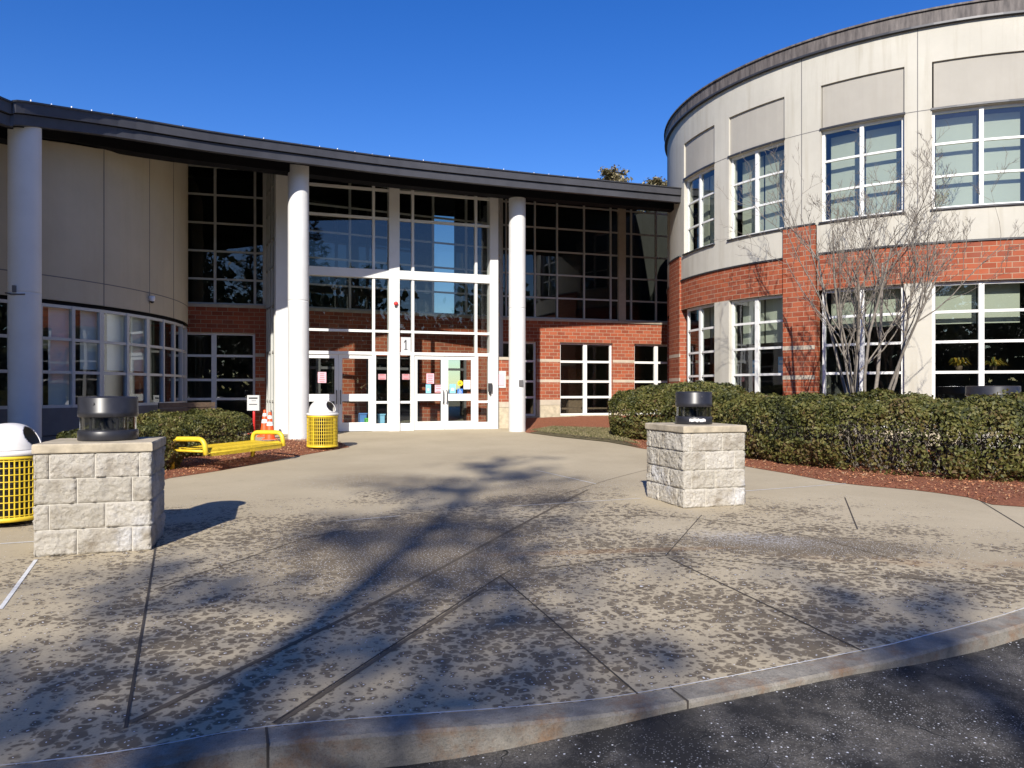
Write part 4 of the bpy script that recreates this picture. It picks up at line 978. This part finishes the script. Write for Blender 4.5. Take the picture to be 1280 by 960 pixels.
# ================================================================ PIERS WITH LAMPS
def pier(loc, rz, W, D, label, seed):
    t = thing('stone_pier', label, 'pier', loc, rz, None)
    rnd = random.Random(seed); H = .905; ch = H / 4
    m = MB(); m.box(.022, W - .022, .022, D - .022, -.05, H + .002); m.build('core', M['mortar'], t)
    b = MB(); rn = []
    jt = .004
    def blockface(o, ux, uz, nn, wlen, h, sd, ends):
        nx = max(4, int(wlen / .012)); nz = max(4, int(h / .012)); base = len(b.v)
        for j in range(nz + 1):
            for i in range(nx + 1):
                s_, tt = i / nx, j / nz
                ed_ = min(min(s_, 1 - s_) * wlen, min(tt, 1 - tt) * h)
                k = min(1, ed_ / .012)
                q = o + ux * (jt + s_ * (wlen - 2 * jt)) + uz * (jt + tt * (h - 2 * jt))
                pv = q * 9 + Vector((sd, sd * 1.7, sd * .3))
                dsp = (noise.noise(pv) * .014 + noise.noise(pv * 2.7) * .012 + noise.noise(pv * 6) * .010) * k + k * .016 + .002
                b.v.append(tuple(q + nn * dsp))
        for j in range(nz):
            for i in range(nx):
                a = base + j * (nx + 1) + i; b.f.append((a, a + 1, a + nx + 2, a + nx + 1)); b.u += [(0, 0)] * 4; b.smooth.append(True); rn.append(val)
    X, Y, Z = Vector((1, 0, 0)), Vector((0, 1, 0)), Vector((0, 0, 1))
    e = .02
    for c in range(4):
        for (o, ux, nn, L) in ((Vector((0, e, 0)), X, -Y, W), (Vector((W - e, 0, 0)), Y, X, D), (Vector((W, D - e, 0)), -X, Y, W), (Vector((e, D, 0)), -Y, -X, D)):
            cuts = [0]; first = L * (.36 if c % 2 == 0 else .13) ; x = first
            while x < L - .06: cuts.append(x); x += L * rnd.choice((.47, .5, .38))
            cuts.append(L)
            if cuts[-1] - cuts[-2] < .07: cuts.pop(-2)
            for a, d_ in zip(cuts, cuts[1:]):
                val = rnd.random(); blockface(o + ux * a + Z * (c * ch), ux, Z, nn, d_ - a, ch, seed + c * 13 + a * 7, None)
    b.build('block_course', M['stoneblk'], t, rnd=rn)
    # cap, slightly chipped
    cp = MB(); o_ = .006; nx = 26; z0, z1 = H + .004, H + .085
    ring = []
    for (x0, y0, x1, y1) in ((-o_, -o_, W + o_, -o_), (W + o_, -o_, W + o_, D + o_), (W + o_, D + o_, -o_, D + o_), (-o_, D + o_, -o_, -o_)):
        for i in range(nx): ring.append(Vector((x0 + (x1 - x0) * i / nx, y0 + (y1 - y0) * i / nx, 0)))
    n_ = len(ring); cc = Vector((W / 2, D / 2, 0)); lev = [(z0, 0), (z0 + .01, .004), (z1 - .012, .003), (z1, -.007)]
    base = len(cp.v)
    for z, od in lev:
        for p in ring:
            dr = (p - cc).normalized(); q = p + dr * (od + .004 * noise.noise(Vector((p.x * 20, p.y * 20, z * 30 + seed)))); cp.v.append((q.x, q.y, z))
    for j in range(3):
        for i in range(n_):
            a = base + j * n_ + i; a2 = base + j * n_ + (i + 1) % n_; cp.f.append((a, a2, a2 + n_, a + n_)); cp.u += [(0, 0)] * 4; cp.smooth.append(False)
    cp.f.append(tuple(base + 3 * n_ + i for i in range(n_))); cp.u += [(0, 0)] * n_; cp.smooth.append(False)
    cp.f.append(tuple(base + i for i in reversed(range(n_)))); cp.u += [(0, 0)] * n_; cp.smooth.append(False)
    cp.build('cap', M['cap'], t)
    return t, H + .085
def lamp(loc, label, r=.255, chip=False, rz=0):
    t = thing('bollard_lamp', label, 'lamp', loc, rz, 'round lamps on the stone piers')
    g = MB(); g.lathe([(0, 0), (r * .98, 0), (r, .012), (r, .085), (r * .96, .10), (0, .10)], 40); g.build('lamp_base', M['black'], t)
    g = MB(); g.lathe([(r * .93, .10), (r * .93, .225)], 40); g.lathe([(r * .55, .10), (r * .55, .225)], 32); g.build('lens', M['lens'], t)
    g = MB(); g.lathe([(.05, .10), (.05, .15), (.035, .2), (.0, .21)], 16); g.build('bulb_holder', M['lightmetal'], t)
    g = MB()
    for k in range(6):
        a = k * PI / 3 + .3; g.box(-.009, .009, -.009, .009, .098, .228, Matrix.Translation((r * .86 * math.cos(a), r * .86 * math.sin(a), 0)))
    g.build('post', M['black'], t)
    g = MB(); g.lathe([(0, .22), (r * .97, .22), (r * 1.0, .232), (r * 1.0, .272), (r * .985, .278), (r * .985, .40), (r * .95, .412), (0, .418)], 40); g.build('hood', M['black'], t)
    g = MB(); g.tube([(0, -r * .98, .35), (0, -r * 1.02, .35)], .012, 8); g.build('screw', M['lightmetal'], t)
    if chip:
        g = MB(); pts = []
        for k in range(14):
            s_ = k / 13; a = math.radians(-128 + 52 * s_); z = .055 + .02 * noise.noise(Vector((k * .8, 0, 3)))
            pts.append((r * 1.004 * math.cos(a), r * 1.004 * math.sin(a), z))
        for p, q in zip(pts, pts[1:]): h1 = .016 + .01 * noise.noise(Vector(p) * 30); g.face([(p[0], p[1], p[2] - h1), (q[0], q[1], q[2] - h1), (q[0], q[1], q[2] + h1), (p[0], p[1], p[2] + h1)])
        g.build('peeled_patch', M['lid'], t)
    return t
a15 = math.radians(17)
pL = Vector((-4.20, 6.66, P(6.66)))
t1, ph = pier(pL, a15, .95, .86, 'pale split stone pier by the left bin, nearest the kerb', 3)
c_ = pL + Matrix.Rotation(a15, 3, 'Z') @ Vector((.50, .50, ph)); lamp(c_, 'black drum lamp on the left stone pier', .262)
a17 = math.radians(17); pR = Vector((2.06, 9.12, P(9.12)))
t2, ph = pier(pR, a17, .86, .98, 'weathered split stone pier seen corner on before the hedge', 21)
c_ = pR + Matrix.Rotation(a17, 3, 'Z') @ Vector((.43, .50, ph)); lamp(c_, 'black drum lamp with a peeled white patch on the right stone pier', .232, True, .2)
pT = Vector((8.75, 13.75, P(13.7)))
t3, ph = pier(pT, .3, .8, .8, 'stone pier hidden behind the hedge at far right', 33)
lamp(pT + Matrix.Rotation(.3, 3, 'Z') @ Vector((.4, .4, ph + .02)), 'black drum lamp just showing over the hedge at far right', .45)
for o in (t1, t2, t3): o['group'] = 'stone piers edging the plaza'

# ================================================================ LITTER BINS
def arc_tube(mb, c, r, z, rad, n=40, seg=5):
    pts = [(c[0] + r * math.cos(2 * PI * k / n), c[1] + r * math.sin(2 * PI * k / n), z) for k in range(n + 1)]; mb.tube(pts, rad, seg, False)
def litter_bin(loc, rz, label):
    t = thing('litter_bin', label, 'bin', loc, rz, 'yellow wire litter bins with white domed lids')
    r = .325; g = MB(); nb = 44
    for k in range(nb):
        a = 2 * PI * k / nb; wd = .006 if k % 11 else .014
        mt = Matrix.Rotation(a, 4, 'Z') @ Matrix.Translation((r, 0, 0))
        g.box(-.004, .004, -wd, wd, .07, .74, mt)
    for k in range(9): arc_tube(g, (0, 0), r + .003, .12 + k * .072, .0055, 44, 5)
    g.lathe([(r - .008, .06), (r + .012, .06), (r + .012, .105), (r - .008, .105)], 44); g.lathe([(r - .008, .71), (r + .012, .71), (r + .012, .745), (r - .008, .745)], 44)
    g.build('cage', M['yellow'], t)
    g = MB(); g.lathe([(.0, .085), (.27, .085), (.285, .70), (.28, .72)], 32); g.build('liner', M['black'], t)
    g = MB(); g.tube([(0, 0, 0), (0, 0, .09)], .06, 12); g.lathe([(0, 0), (.16, 0), (.16, .02), (0, .03)], 24); g.build('foot', M['black'], t)
    g = MB(); rl = .345
    g.lathe([(rl - .02, .745), (rl, .75), (rl, .79), (rl - .03, .80), (rl - .05, .80)], 48)
    # dome with an opening facing local +X
    nL, nA = 44, 150; base = len(g.v); R0 = .295
    for j in range(nL + 1):
        th = PI / 2 * j / nL
        for k in range(nA):
            a = 2 * PI * k / nA; rr = R0 * math.cos(th) ** .85; g.v.append((rr * math.cos(a), rr * math.sin(a), .80 + .285 * math.sin(th) ** .95))
    for j in range(nL):
        th = 90 * (j + .5) / nL
        for k in range(nA):
            a = math.degrees(2 * PI * (k + .5) / nA); a = (a + 180) % 360 - 180
            if ((a / 34) ** 2 + ((th - 33) / 28) ** 2) < 1: continue
            b0 = base + j * nA + k; b1 = base + j * nA + (k + 1) % nA; g.f.append((b0, b1, b1 + nA, b0 + nA)); g.u += [(0, 0)] * 4; g.smooth.append(True)
    o = g.build('lid', M['lid'], t)
    md = o.modifiers.new('s', 'SOLIDIFY'); md.thickness = .012
    g = MB(); g.lathe([(.0, .83), (.20, .83), (.17, .98), (0, 1.03)], 24, (-.05, 0, 0)); g.build('flap', M['grey'], o)
    return t
bl = litter_bin((-5.42, 8.2, P(8.2) - .0), math.radians(8), 'yellow wire bin with white domed lid, behind the left stone pier')
XX = (403 - 640) / F * 16.6
br_ = litter_bin((XX, 16.6, P(16.6)), math.radians(-22), 'yellow wire bin with white domed lid, beside the column before the left doors')

# ================================================================ YELLOW BENCH
def rounded(pts, r=.09, n=6):
    out = [Vector(pts[0])]
    for i in range(1, len(pts) - 1):
        p, a, b = Vector(pts[i]), Vector(pts[i - 1]), Vector(pts[i + 1]); d0 = (a - p).normalized(); d1 = (b - p).normalized()
        s0 = p + d0 * r; s1 = p + d1 * r
        for k in range(n + 1):
            t = k / n; out.append(s0 * (1 - t) ** 2 + p * 2 * t * (1 - t) + s1 * t * t)
    return out + [Vector(pts[-1])]
rl = Vector((-5.66, 12.65, P(12.65))); rr_ = Vector((-4.98, 14.6, P(14.6)))
ax = (rr_ - rl); Lb = ax.length; ang = math.atan2(ax.y, ax.x)
bn = thing('yellow_bench', 'yellow backless metal mesh bench with curved tube arms beside the round shrub', 'bench', rl, ang)
# local x along the bench, local -y towards the plaza (front)
for x in (0, Lb):
    g = MB(); g.tube(rounded([(x, 0, -.05), (x, 0, .55), (x, -.66, .56), (x, -.70, .30)], .13), .042, 12)
    g.tube([(x, 0, .36), (x, -.68, .36)], .022, 8)
    g.build('arm', M['yellow'], bn)
g = MB(); s0, s1 = .09, Lb - .09; nxs = 62
prof = [(-.06, .375), (-.08, .40), (-.30, .385), (-.52, .39), (-.63, .40), (-.68, .38), (-.70, .34), (-.705, .27)]
prof = [Vector((0, p[0], p[1])) for p in prof]; prof = spline(prof, 3)
for k in range(nxs + 1):
    x = s0 + (s1 - s0) * k / nxs
    for p, q in zip(prof, prof[1:]): g.face([(x - .007, p.y, p.z), (x + .007, p.y, p.z), (x + .007, q.y, q.z), (x - .007, q.y, q.z)])
acc = 0; k = 0; tot = sum((q - p).length for p, q in zip(prof, prof[1:])); nn_ = 15
def at(sv):
    for p, q in zip(prof, prof[1:]):
        L = (q - p).length
        if sv <= L: return p.lerp(q, sv / L)
        sv -= L
    return prof[-1]
for k in range(nn_ + 1):
    p = at(tot * k / nn_ - 1e-6); p0 = at(max(0, tot * k / nn_ - .006)); p1 = at(tot * k / nn_ + .006)
    g.face([(s0, p0.y, p0.z + .0015), (s1, p0.y, p0.z + .0015), (s1, p1.y, p1.z + .0015), (s0, p1.y, p1.z + .0015)])
so = g.build('seat', M['yellow'], bn); md = so.modifiers.new('s', 'SOLIDIFY'); md.thickness = .006
g = MB()
for yy, zz in ((-.07, .37), (-.69, .33)): g.tube([(0, yy, zz), (Lb, yy, zz)], .02, 8)
g.tube([(Lb * .5, -.07, .35), (Lb * .5, -.69, .33)], .016, 8)
g.build('seat_frame', M['yellow'], bn)

# ================================================================ CONES, SIGN STAND, WOODEN BENCH
def cone(loc, label):
    t = thing('traffic_cone', label, 'cone', loc, .2, 'orange traffic cones by the wall')
    g = MB(); g.box(-.18, .18, -.18, .18, 0, .03); g.lathe([(.13, .03), (.105, .2), (.035, .70), (.03, .71), (0, .71)], 24); g.build('cone_body', M['orange'], t)
    for z0, z1 in ((.36, .46), (.54, .62)):
        g = MB(); f_ = lambda z: .105 - (z - .2) * .14; g.lathe([(f_(z0) + .003, z0), (f_(z1) + .003, z1)], 24); g.build('reflective_band', M['reflect'], t)
cone(((337.5 - 640) / F * 19.4, 19.4, P(19.4) - .02), 'orange cone with two white bands in the sun at the white post')
cone(((331 - 640) / F * 20.2, 20.2, P(20.2)), 'orange cone in the shade, half hidden behind the sunlit cone')
Ys = 20.9; Xs = (317.5 - 640) / F * Ys; z0 = P(Ys)
st = thing('sign_stand', 'pale box with dark lettering strips on a red post, in the shade beside the cones', 'sign', (Xs, Ys, z0))
g = MB(); g.tube([(0, 0, 0), (0, 0, 1.0)], .035, 10); g.lathe([(0, 0), (.17, 0), (.17, .03), (0, .05)], 20); g.build('post', M['red'], st)
zt = EYE - 8 * Ys / F - z0
g = MB(); g.box(-.165, .165, -.07, .03, zt - .42, zt); g.build('box', M['signg'], st)
g = MB(); g.box(-.12, .12, -.074, -.071, zt - .10, zt - .06); g.box(-.11, .11, -.074, -.071, zt - .26, zt - .24); g.box(-.04, .08, -.074, -.071, zt - .155, zt - .145); g.build('lettering', M['ink'], st)
wb = thing('wooden_bench', 'dark weathered wooden bench against the left wing behind the shrubs', 'bench', (-7.55, 18.0, P(18)), math.radians(58))
for k in range(4):
    pass
g = MB()
for k in range(3): g.box(-.75, .75, .20 - .005 * k, .235, .60 + k * .13, .715 + k * .13)
g.build('backrest', M['wood'], wb)
g = MB()
for k in range(4): g.box(-.75, .75, -.28 + k * .115, -.18 + k * .115, .42, .455)
g.build('seat', M['wood'], wb)
for x in (-.6, .6):
    g = MB(); g.box(x - .04, x + .04, -.26, -.19, 0, .42); g.box(x - .04, x + .04, .17, .24, 0, .60); g.build('leg', M['wood'], wb)

# ================================================================ HEDGES AND SHRUBS
def leaves_mesh(pts, nrm, size, name, mat, parent=None, jitter=.9, bias=None, asp=.55):
    n = len(pts); d = nrm + RNG.normal(0, jitter, (n, 3)); d /= np.linalg.norm(d, axis=1)[:, None] + 1e-9
    r = RNG.normal(0, 1, (n, 3)); a = np.cross(d, r); a /= np.linalg.norm(a, axis=1)[:, None] + 1e-9; b = np.cross(d, a)
    s = size * RNG.uniform(.6, 1.25, n)[:, None]
    q = np.stack([pts - a * s, pts - b * s * asp + d * s * .15, pts + a * s, pts + b * s * asp + d * s * .15], 1).reshape(-1, 3)
    me = bpy.data.meshes.new(name); me.vertices.add(4 * n); me.vertices.foreach_set('co', q.ravel())
    me.loops.add(4 * n); me.loops.foreach_set('vertex_index', np.arange(4 * n, dtype=np.int32))
    me.polygons.add(n); me.polygons.foreach_set('loop_start', np.arange(0, 4 * n, 4, dtype=np.int32)); me.polygons.foreach_set('loop_total', np.full(n, 4, dtype=np.int32))
    at = me.attributes.new('rnd', 'FLOAT', 'FACE'); rv = RNG.random(n) if bias is None else np.clip(bias, 0, 1); at.data.foreach_set('value', rv.astype(np.float32))
    me.materials.append(mat); me.update(); me.validate()
    o = bpy.data.objects.new(name, me); COL.objects.link(o)
    if parent is not None: o.parent = parent
    return o
def vnoise(pts, f, seed):
    return np.array([noise.noise(Vector((p[0] * f + seed, p[1] * f, p[2] * f))) for p in pts])
def shrub(name, label, cat, path, wd, hts, n, seed, group=None, leaf=.032, bare=None):
    """hedge body swept on path (xy list), half width wd[i], height hts[i]; rounded cross-section"""
    path = [Vector((p[0], p[1], 0)) for p in path]; t0 = path[0]
    root = thing(name, label, cat, (t0.x, t0.y, P(t0.y)), group=group)
    seg = [(path[i + 1] - path[i]).length for i in range(len(path) - 1)]; tot = sum(seg)
    cum = np.cumsum([0] + seg)
    s = RNG.uniform(-wd[0] * .95, tot + wd[-1] * .95, n); th = RNG.uniform(-.30, 1.30, n) * PI
    depth = 1 - np.abs(RNG.normal(0, .085, n)); depth = np.where(RNG.random(n) < .12, RNG.uniform(.4, .9, n), depth)
    P_ = np.zeros((n, 3)); Nn_ = np.zeros((n, 3))
    px = np.array([p.x for p in path]); py = np.array([p.y for p in path])
    sc_ = np.clip(s, 0, tot); cx = np.interp(sc_, cum, px); cy = np.interp(sc_, cum, py); W = np.interp(sc_, cum, wd); Hh = np.interp(sc_, cum, hts)
    ex = np.where(s < 0, s / wd[0], np.where(s > tot, (s - tot) / wd[-1], 0)); cap = np.sqrt(np.clip(1 - ex ** 2, 0, 1))
    c1_ = np.interp(np.clip(sc_ + .05, 0, tot), cum, px) - np.interp(np.clip(sc_ - .05, 0, tot), cum, px)
    c2_ = np.interp(np.clip(sc_ + .05, 0, tot), cum, py) - np.interp(np.clip(sc_ - .05, 0, tot), cum, py)
    L = np.hypot(c1_, c2_) + 1e-9; tx, ty = c1_ / L, c2_ / L
    ee = .62
    co = np.sign(np.cos(th)) * np.abs(np.cos(th)) ** ee; si = np.sign(np.sin(th)) * np.abs(np.sin(th)) ** ee
    lat = co * W * cap * depth; vert = .48 * Hh + si * .52 * Hh * (cap ** .6) * depth
    ext = np.where(s < 0, s, np.where(s > tot, s - tot, 0))
    x = cx + tx * ext - ty * lat; y = cy + ty * ext + tx * lat
    z = np.maximum(vert, .05)
    pts = np.stack([x, y, z], 1); q = vnoise(pts, 1.5, seed) * .13 + vnoise(pts, 4.5, seed + 9) * .09
    nx_, ny_ = -ty * co + tx * ex, tx * co + ty * ex
    nr = np.stack([nx_, ny_, si], 1); nr /= np.linalg.norm(nr, axis=1)[:, None] + 1e-9
    pts = pts + nr * q[:, None]
    pts[:, 2] = np.maximum(pts[:, 2], .04)
    # taper in under the skirt
    lo = pts[:, 2] < .22; keep = ~(lo & (RNG.random(n) < .4))
    if bare is not None:
        dd = ((pts[:, 0] - bare[0]) / bare[2]) ** 2 + ((pts[:, 1] - bare[1]) / bare[2]) ** 2
        keep &= ~((dd < 1) & (pts[:, 2] < .95) & (RNG.random(n) < .62))
    pts = pts[keep]; nr = nr[keep]
    cl = vnoise(pts, 2.4, seed + 30)
    bias = np.clip(.45 + cl * .55 + RNG.normal(0, .2, len(pts)), 0, 1)
    bias = np.where(pts[:, 2] < .5, np.clip(bias + RNG.uniform(-.1, .5, len(pts)), 0, 1), bias)
    loc = np.array([t0.x, t0.y, 0]); gz = np.array([P(yy) - P(t0.y) for yy in pts[:, 1]])
    pl = pts - loc; pl[:, 2] += gz
    leaves_mesh(pl, nr, leaf, 'foliage', M['hedge'], root, .75, bias)
    # stems and a twiggy interior
    g = MB(); rr = random.Random(seed)
    for k in range(int(30 + tot * 60)):
        ss = rr.uniform(0, tot); bx = np.interp(ss, cum, px) - t0.x; by = np.interp(ss, cum, py) - t0.y; w_ = np.interp(ss, cum, wd); hh = np.interp(ss, cum, hts)
        bz = P(by + t0.y) - P(t0.y)
        a = rr.uniform(0, 2 * PI); d = Vector((math.cos(a), math.sin(a), 0)); o0 = Vector((bx, by, bz)) + d * rr.uniform(0, .3)
        p1 = o0 + d * w_ * rr.uniform(.2, .5) + Vector((0, 0, hh * .4)); p2 = o0 + d * w_ * rr.uniform(.4, .85) + Vector((rr.uniform(-.1, .1), rr.uniform(-.1, .1), hh * rr.uniform(.6, .9)))
        g.tube([o0, p1, p2], [.011, .008, .003], 4, False)
    g.build('stems', M['bark'], root)
    return root
hp = [(3.0, 19.6), (3.75, 18.8), (4.5, 17.9)]
shrub('round_shrub', 'large rounded clipped evergreen mound at the left end of the long hedge', 'shrub', [(3.6, 19.2), (4.6, 18.2)], [1.1, 1.15], [1.34, 1.44], 52000, 1, 'clipped evergreen shrubs', .036)
hedge_pts = [(4.8, 16.5), (4.95, 15.1), (5.4, 13.75), (6.45, 12.35), (8.0, 11.65), (12.5, 11.0)]
hedge_pts = [(v.x, v.y) for v in spline([Vector((*p, 0)) for p in hedge_pts], 3)]
nH = len(hedge_pts)
shrub('hedge', 'long clipped evergreen hedge in front of the round wing, running out of frame right', 'hedge', hedge_pts, [.95] * nH, list(np.linspace(1.20, 1.30, nH)), 135000, 5, None, .034, bare=(5.9, 11.9, .75))
shrub('round_shrub', 'broad domed evergreen shrub behind the yellow bench', 'shrub', [(-6.6, 14.8), (-6.0, 15.6)], [.64, .62], [.90, .90], 27000, 12, 'clipped evergreen shrubs', .028)
shrub('round_shrub', 'evergreen shrub between the left stone pier and the yellow bench', 'shrub', [(-6.5, 12.1), (-6.15, 12.75)], [.62, .66], [.84, .86], 22000, 17, 'clipped evergreen shrubs', .028)

# ================================================================ MULCH CHIPS AND DEAD LEAVES
def chips(name, inside, ed, x0, x1, y0, y1, n, size, mat, zoff):
    pts = []
    while len(pts) < n:
        x = random.uniform(x0, x1); y = random.uniform(y0, y1)
        if inside(x, y):
            e = ed(x, y); pts.append((x, y, P(y) + zoff + min(1, e / .35) * .05 + noise.noise(Vector((x * 2.3, y * 2.3, 0))) * .03 + .005))
    pts = np.array(pts); nr = np.tile([0, 0, 1.], (n, 1))
    o = leaves_mesh(pts, nr, size, name, mat, None, .55, None, .35); tag(o, kind='stuff'); return o
M['chip'] = leafmat('mulch_chip', [(.08, .03, .015), (.28, .105, .05), (.54, .25, .12), (.38, .27, .16)], .9, 0)
o = chips('mulch_chips', bedR_in, bedR_ed, 2.5, 12, 9.5, 20, 24000, .022, M['chip'], .012); tag(o, 'loose red bark chips over the bed beneath the long hedge', 'mulch')
o = chips('mulch_chips', bedL_in, bedL_ed, -7.5, -3.5, 10.3, 19.2, 9000, .02, M['chip'], .01); tag(o, 'loose red bark chips round the yellow bench', 'mulch')
M['blade'] = leafmat('grass_blade', [(.07, .08, .02), (.16, .14, .06), (.32, .26, .15)], .8, .1)
n = 7000; pts = []
while len(pts) < n:
    x = random.uniform(.3, 4); y = random.uniform(16, 25)
    if lawn_in(x, y): pts.append((x, y, P(y) + .10))
nr = RNG.normal(0, 1, (n, 3)); nr[:, 2] *= .3
o = leaves_mesh(np.array(pts), nr, .03, 'dormant_grass', M['blade'], None, .3, None, .25); tag(o, 'patchy dormant grass strip beside the plaza near the right column', 'grass', kind='stuff')

# ================================================================ BARE MULTI-STEM TREE
def bare_tree(loc, label, seed, H, stems, spread, scale=1.0, r0=.05, name='bare_tree', levels=5, group=None, nseg=5):
    rr = random.Random(seed); t = thing(name, label, 'tree', loc, group=group); trunk = MB(); tw = MB()
    def branch(p, d, L, r, lev):
        mb = trunk if lev <= 1 else tw
        n = 5 if lev < 3 else 4; pts = [p.copy()]; rad = [r]; q = p.copy(); dd = d.normalized()
        for i in range(n):
            dd = (dd + Vector((rr.uniform(-1, 1), rr.uniform(-1, 1), rr.uniform(-.6, .9))) * (.13 + .04 * lev) + Vector((0, 0, .05))).normalized()
            q = q + dd * L / n; pts.append(q.copy()); rad.append(r * (1 - .55 * (i + 1) / n))
        mb.tube(pts, rad, 7 if lev == 0 else (5 if lev < 3 else 3), False)
        if lev >= levels: return
        k = rr.choice((4, 5)) if lev < 2 else rr.choice((2, 3, 3))
        for j in range(k):
            f_ = rr.uniform(.28, .98) if lev else rr.uniform(.35, 1); i = min(n - 1, int(f_ * n)); b = pts[i].lerp(pts[i + 1], f_ * n - i if f_ * n - i <= 1 else 1)
            ax_ = (pts[i + 1] - pts[i]).normalized(); o_ = ax_.orthogonal().normalized(); o_.rotate(Matrix.Rotation(rr.uniform(0, 2 * PI), 3, ax_))
            nd = (ax_ * rr.uniform(.55, 1.0) + o_ * rr.uniform(.45, .95) + Vector((0, 0, .22))).normalized()
            branch(b, nd, L * rr.uniform(.36, .58), max(.0042, rad[i] * .58), lev + 1)
    for s_ in range(stems):
        a = 2 * PI * s_ / stems + rr.uniform(-.4, .4); lean = spread * rr.uniform(.35, 1)
        d = Vector((math.cos(a) * lean, math.sin(a) * lean, 1)); branch(Vector((math.cos(a) * .10 * scale, math.sin(a) * .07 * scale, -.05)), d, H * rr.uniform(.5, .68), r0 * rr.uniform(.6, 1.1), 0)
    trunk.build('trunk', M['bark'], t); tw.build('twigs', M['bark'], t); return t
Yt = 15.35; bare_tree(((1081 - 640) / F * Yt, Yt, P(Yt)), 'bare many stemmed ornamental tree behind the hedge in front of the round wing', 47, 6.9, 8, .44, 1.0, .046, levels=5)

# ================================================================ BACKGROUND AND OFF-SCREEN TREES
def pine(loc, label, seed, H, rb, dens=1.0, mat='needle', group=None, base=.28, leaf=.16, ex=.75):
    rr = random.Random(seed); t = thing('pine_tree', label, 'tree', loc, group=group)
    g = MB(); g.tube([(0, 0, -.3), (.1, 0, H * .5), (0, .05, H * .97)], [H * .016, H * .011, .02], 8, False); pts = []; nr = []
    z = H * base
    while z < H * .985:
        f_ = (z - H * base) / (H * (1 - base)); R = rb * (1 - f_) ** ex * rr.uniform(.7, 1.1) + .15
        for k in range(rr.choice((4, 5, 6))):
            a = rr.uniform(0, 2 * PI); L = R * rr.uniform(.55, 1.1); up = rr.uniform(-.05, .35) + f_ * .4
            tip = Vector((math.cos(a) * L, math.sin(a) * L, z + up * L)); st_ = Vector((0, 0, z)); g.tube([st_, st_.lerp(tip, .6) + Vector((0, 0, -.04 * L)), tip], [.05 * (1 - f_) + .015, .03, .008], 4, False)
            m_ = int(max(8, 26 * L) * dens)
            for i in range(m_):
                s_ = rr.uniform(.3, 1.0); c = st_.lerp(tip, s_); sp = .12 + .28 * L * (1 - abs(s_ - .7)) * .35
                pts.append((c.x + rr.gauss(0, sp), c.y + rr.gauss(0, sp), c.z + rr.gauss(0, sp * .5) + .05)); nr.append((rr.gauss(0, .5), rr.gauss(0, .5), 1))
        z += H * .028 * rr.uniform(.8, 1.2)
    g.build('trunk', M['barkd'], t)
    leaves_mesh(np.array(pts), np.array(nr), leaf, 'crown', M[mat], t, .6, None, .42); return t
def top_at(px, py, Y): return ((px - 640) / F * Y, Y, 0), EYE + (HZ - py) * Y / F
for px_, py_, Y_, lab, sd, rb in ((765, 212, 58, 'pine crown showing above the canopy roof, the larger of the two', 3, 3.4), (821, 223, 62, 'small pine tip just above the canopy beside the round wing', 8, 3.2)):
    loc, H = top_at(px_, py_, Y_); pine((loc[0], loc[1], Pg(Y_) - .3), lab, sd, H - Pg(Y_) + .3, rb, 4.5, 'needle_sunlit', 'pines behind the canopy', .6, .17, ex=.5)
# trees across the drive, behind the camera: they shade the drive and are mirrored in the glass
A = pine((3.3, -20.5, -.5), 'tall pine across the drive, nearest the drive on the right', 51, 15.2, 3.0, .85, group='trees across the drive', leaf=.15)
Bp = pine((-12.5, -29, -.6), 'tall pine across the drive, leftmost', 52, 21, 4.0, .9, group='trees across the drive', leaf=.17)
D_ = pine((-4.4, -19, -.5), 'slim sparse pine across the drive whose shadow lies up the middle of the plaza', 71, 21.3, 3.6, .62, group='trees across the drive', base=.42, leaf=.15, ex=.5)
C_ = bare_tree((-8.2, -17, -.5), 'tall bare tree across the drive, left of centre', 61, 15, 3, .25, 2.5, .16, levels=4, group='trees across the drive')
c = copy_tree(D_); c.location = (-.5, -19.3, -.5); c.scale = (.76,) * 3; c.rotation_euler = (0, 0, 2); c['label'] = 'slim sparse pine across the drive, the shorter one straight behind the viewer'
labs = ['tall pine across the drive, far right', 'tall pine across the drive, second from right', 'tall pine across the drive behind the bare tree', 'tall pine across the drive far left', 'tall pine across the drive in the middle distance', 'tall pine across the drive at the back left', 'tall pine across the drive at the back right', 'broad pine across the drive behind the lot']
for (x, y, s_, src), lab in zip([(9.5, -23, .95, A), (16, -27, .9, Bp), (-7, -44, 1.0, Bp), (-22, -34, .95, Bp), (2, -50, 1.0, Bp), (-15, -48, 1.05, Bp), (12, -46, 1.0, A), (26, -40, 1.1, A)], labs):
    c = copy_tree(src); c.location = (x, y, Pg(y) - .3); c.scale = (s_,) * 3; c.rotation_euler = (0, 0, x); c['label'] = lab

# the wood round the lot closes the horizon (seen mirrored in the windows)
def wood(x0, y0, x1, y1, n, label):
    u_ = RNG.uniform(0, 1, n); L = math.hypot(x1 - x0, y1 - y0); hN = 15 + 4 * np.sin(u_ * L * .21) + 3 * np.sin(u_ * L * .57 + 1); k = RNG.random(n)
    pts = np.stack([x0 + (x1 - x0) * u_ + RNG.normal(0, 2.5, n), y0 + (y1 - y0) * u_ + RNG.normal(0, 2.5, n), -.8 + hN * k ** .9], 1); nr = RNG.normal(0, 1, (n, 3))
    o = leaves_mesh(pts, nr, .85, 'wood', M['needle'], None, .3, None, .6); tag(o, label, 'wood', kind='stuff')
wood(-60, -62, 110, -62, 26000, 'dark wood of pines beyond the drive')
wood(75, -62, 80, 40, 14000, 'dark wood of pines on the right beyond the round wing')
wood(-62, -62, -58, 60, 20000, 'dark wood of pines closing the lot on the left')
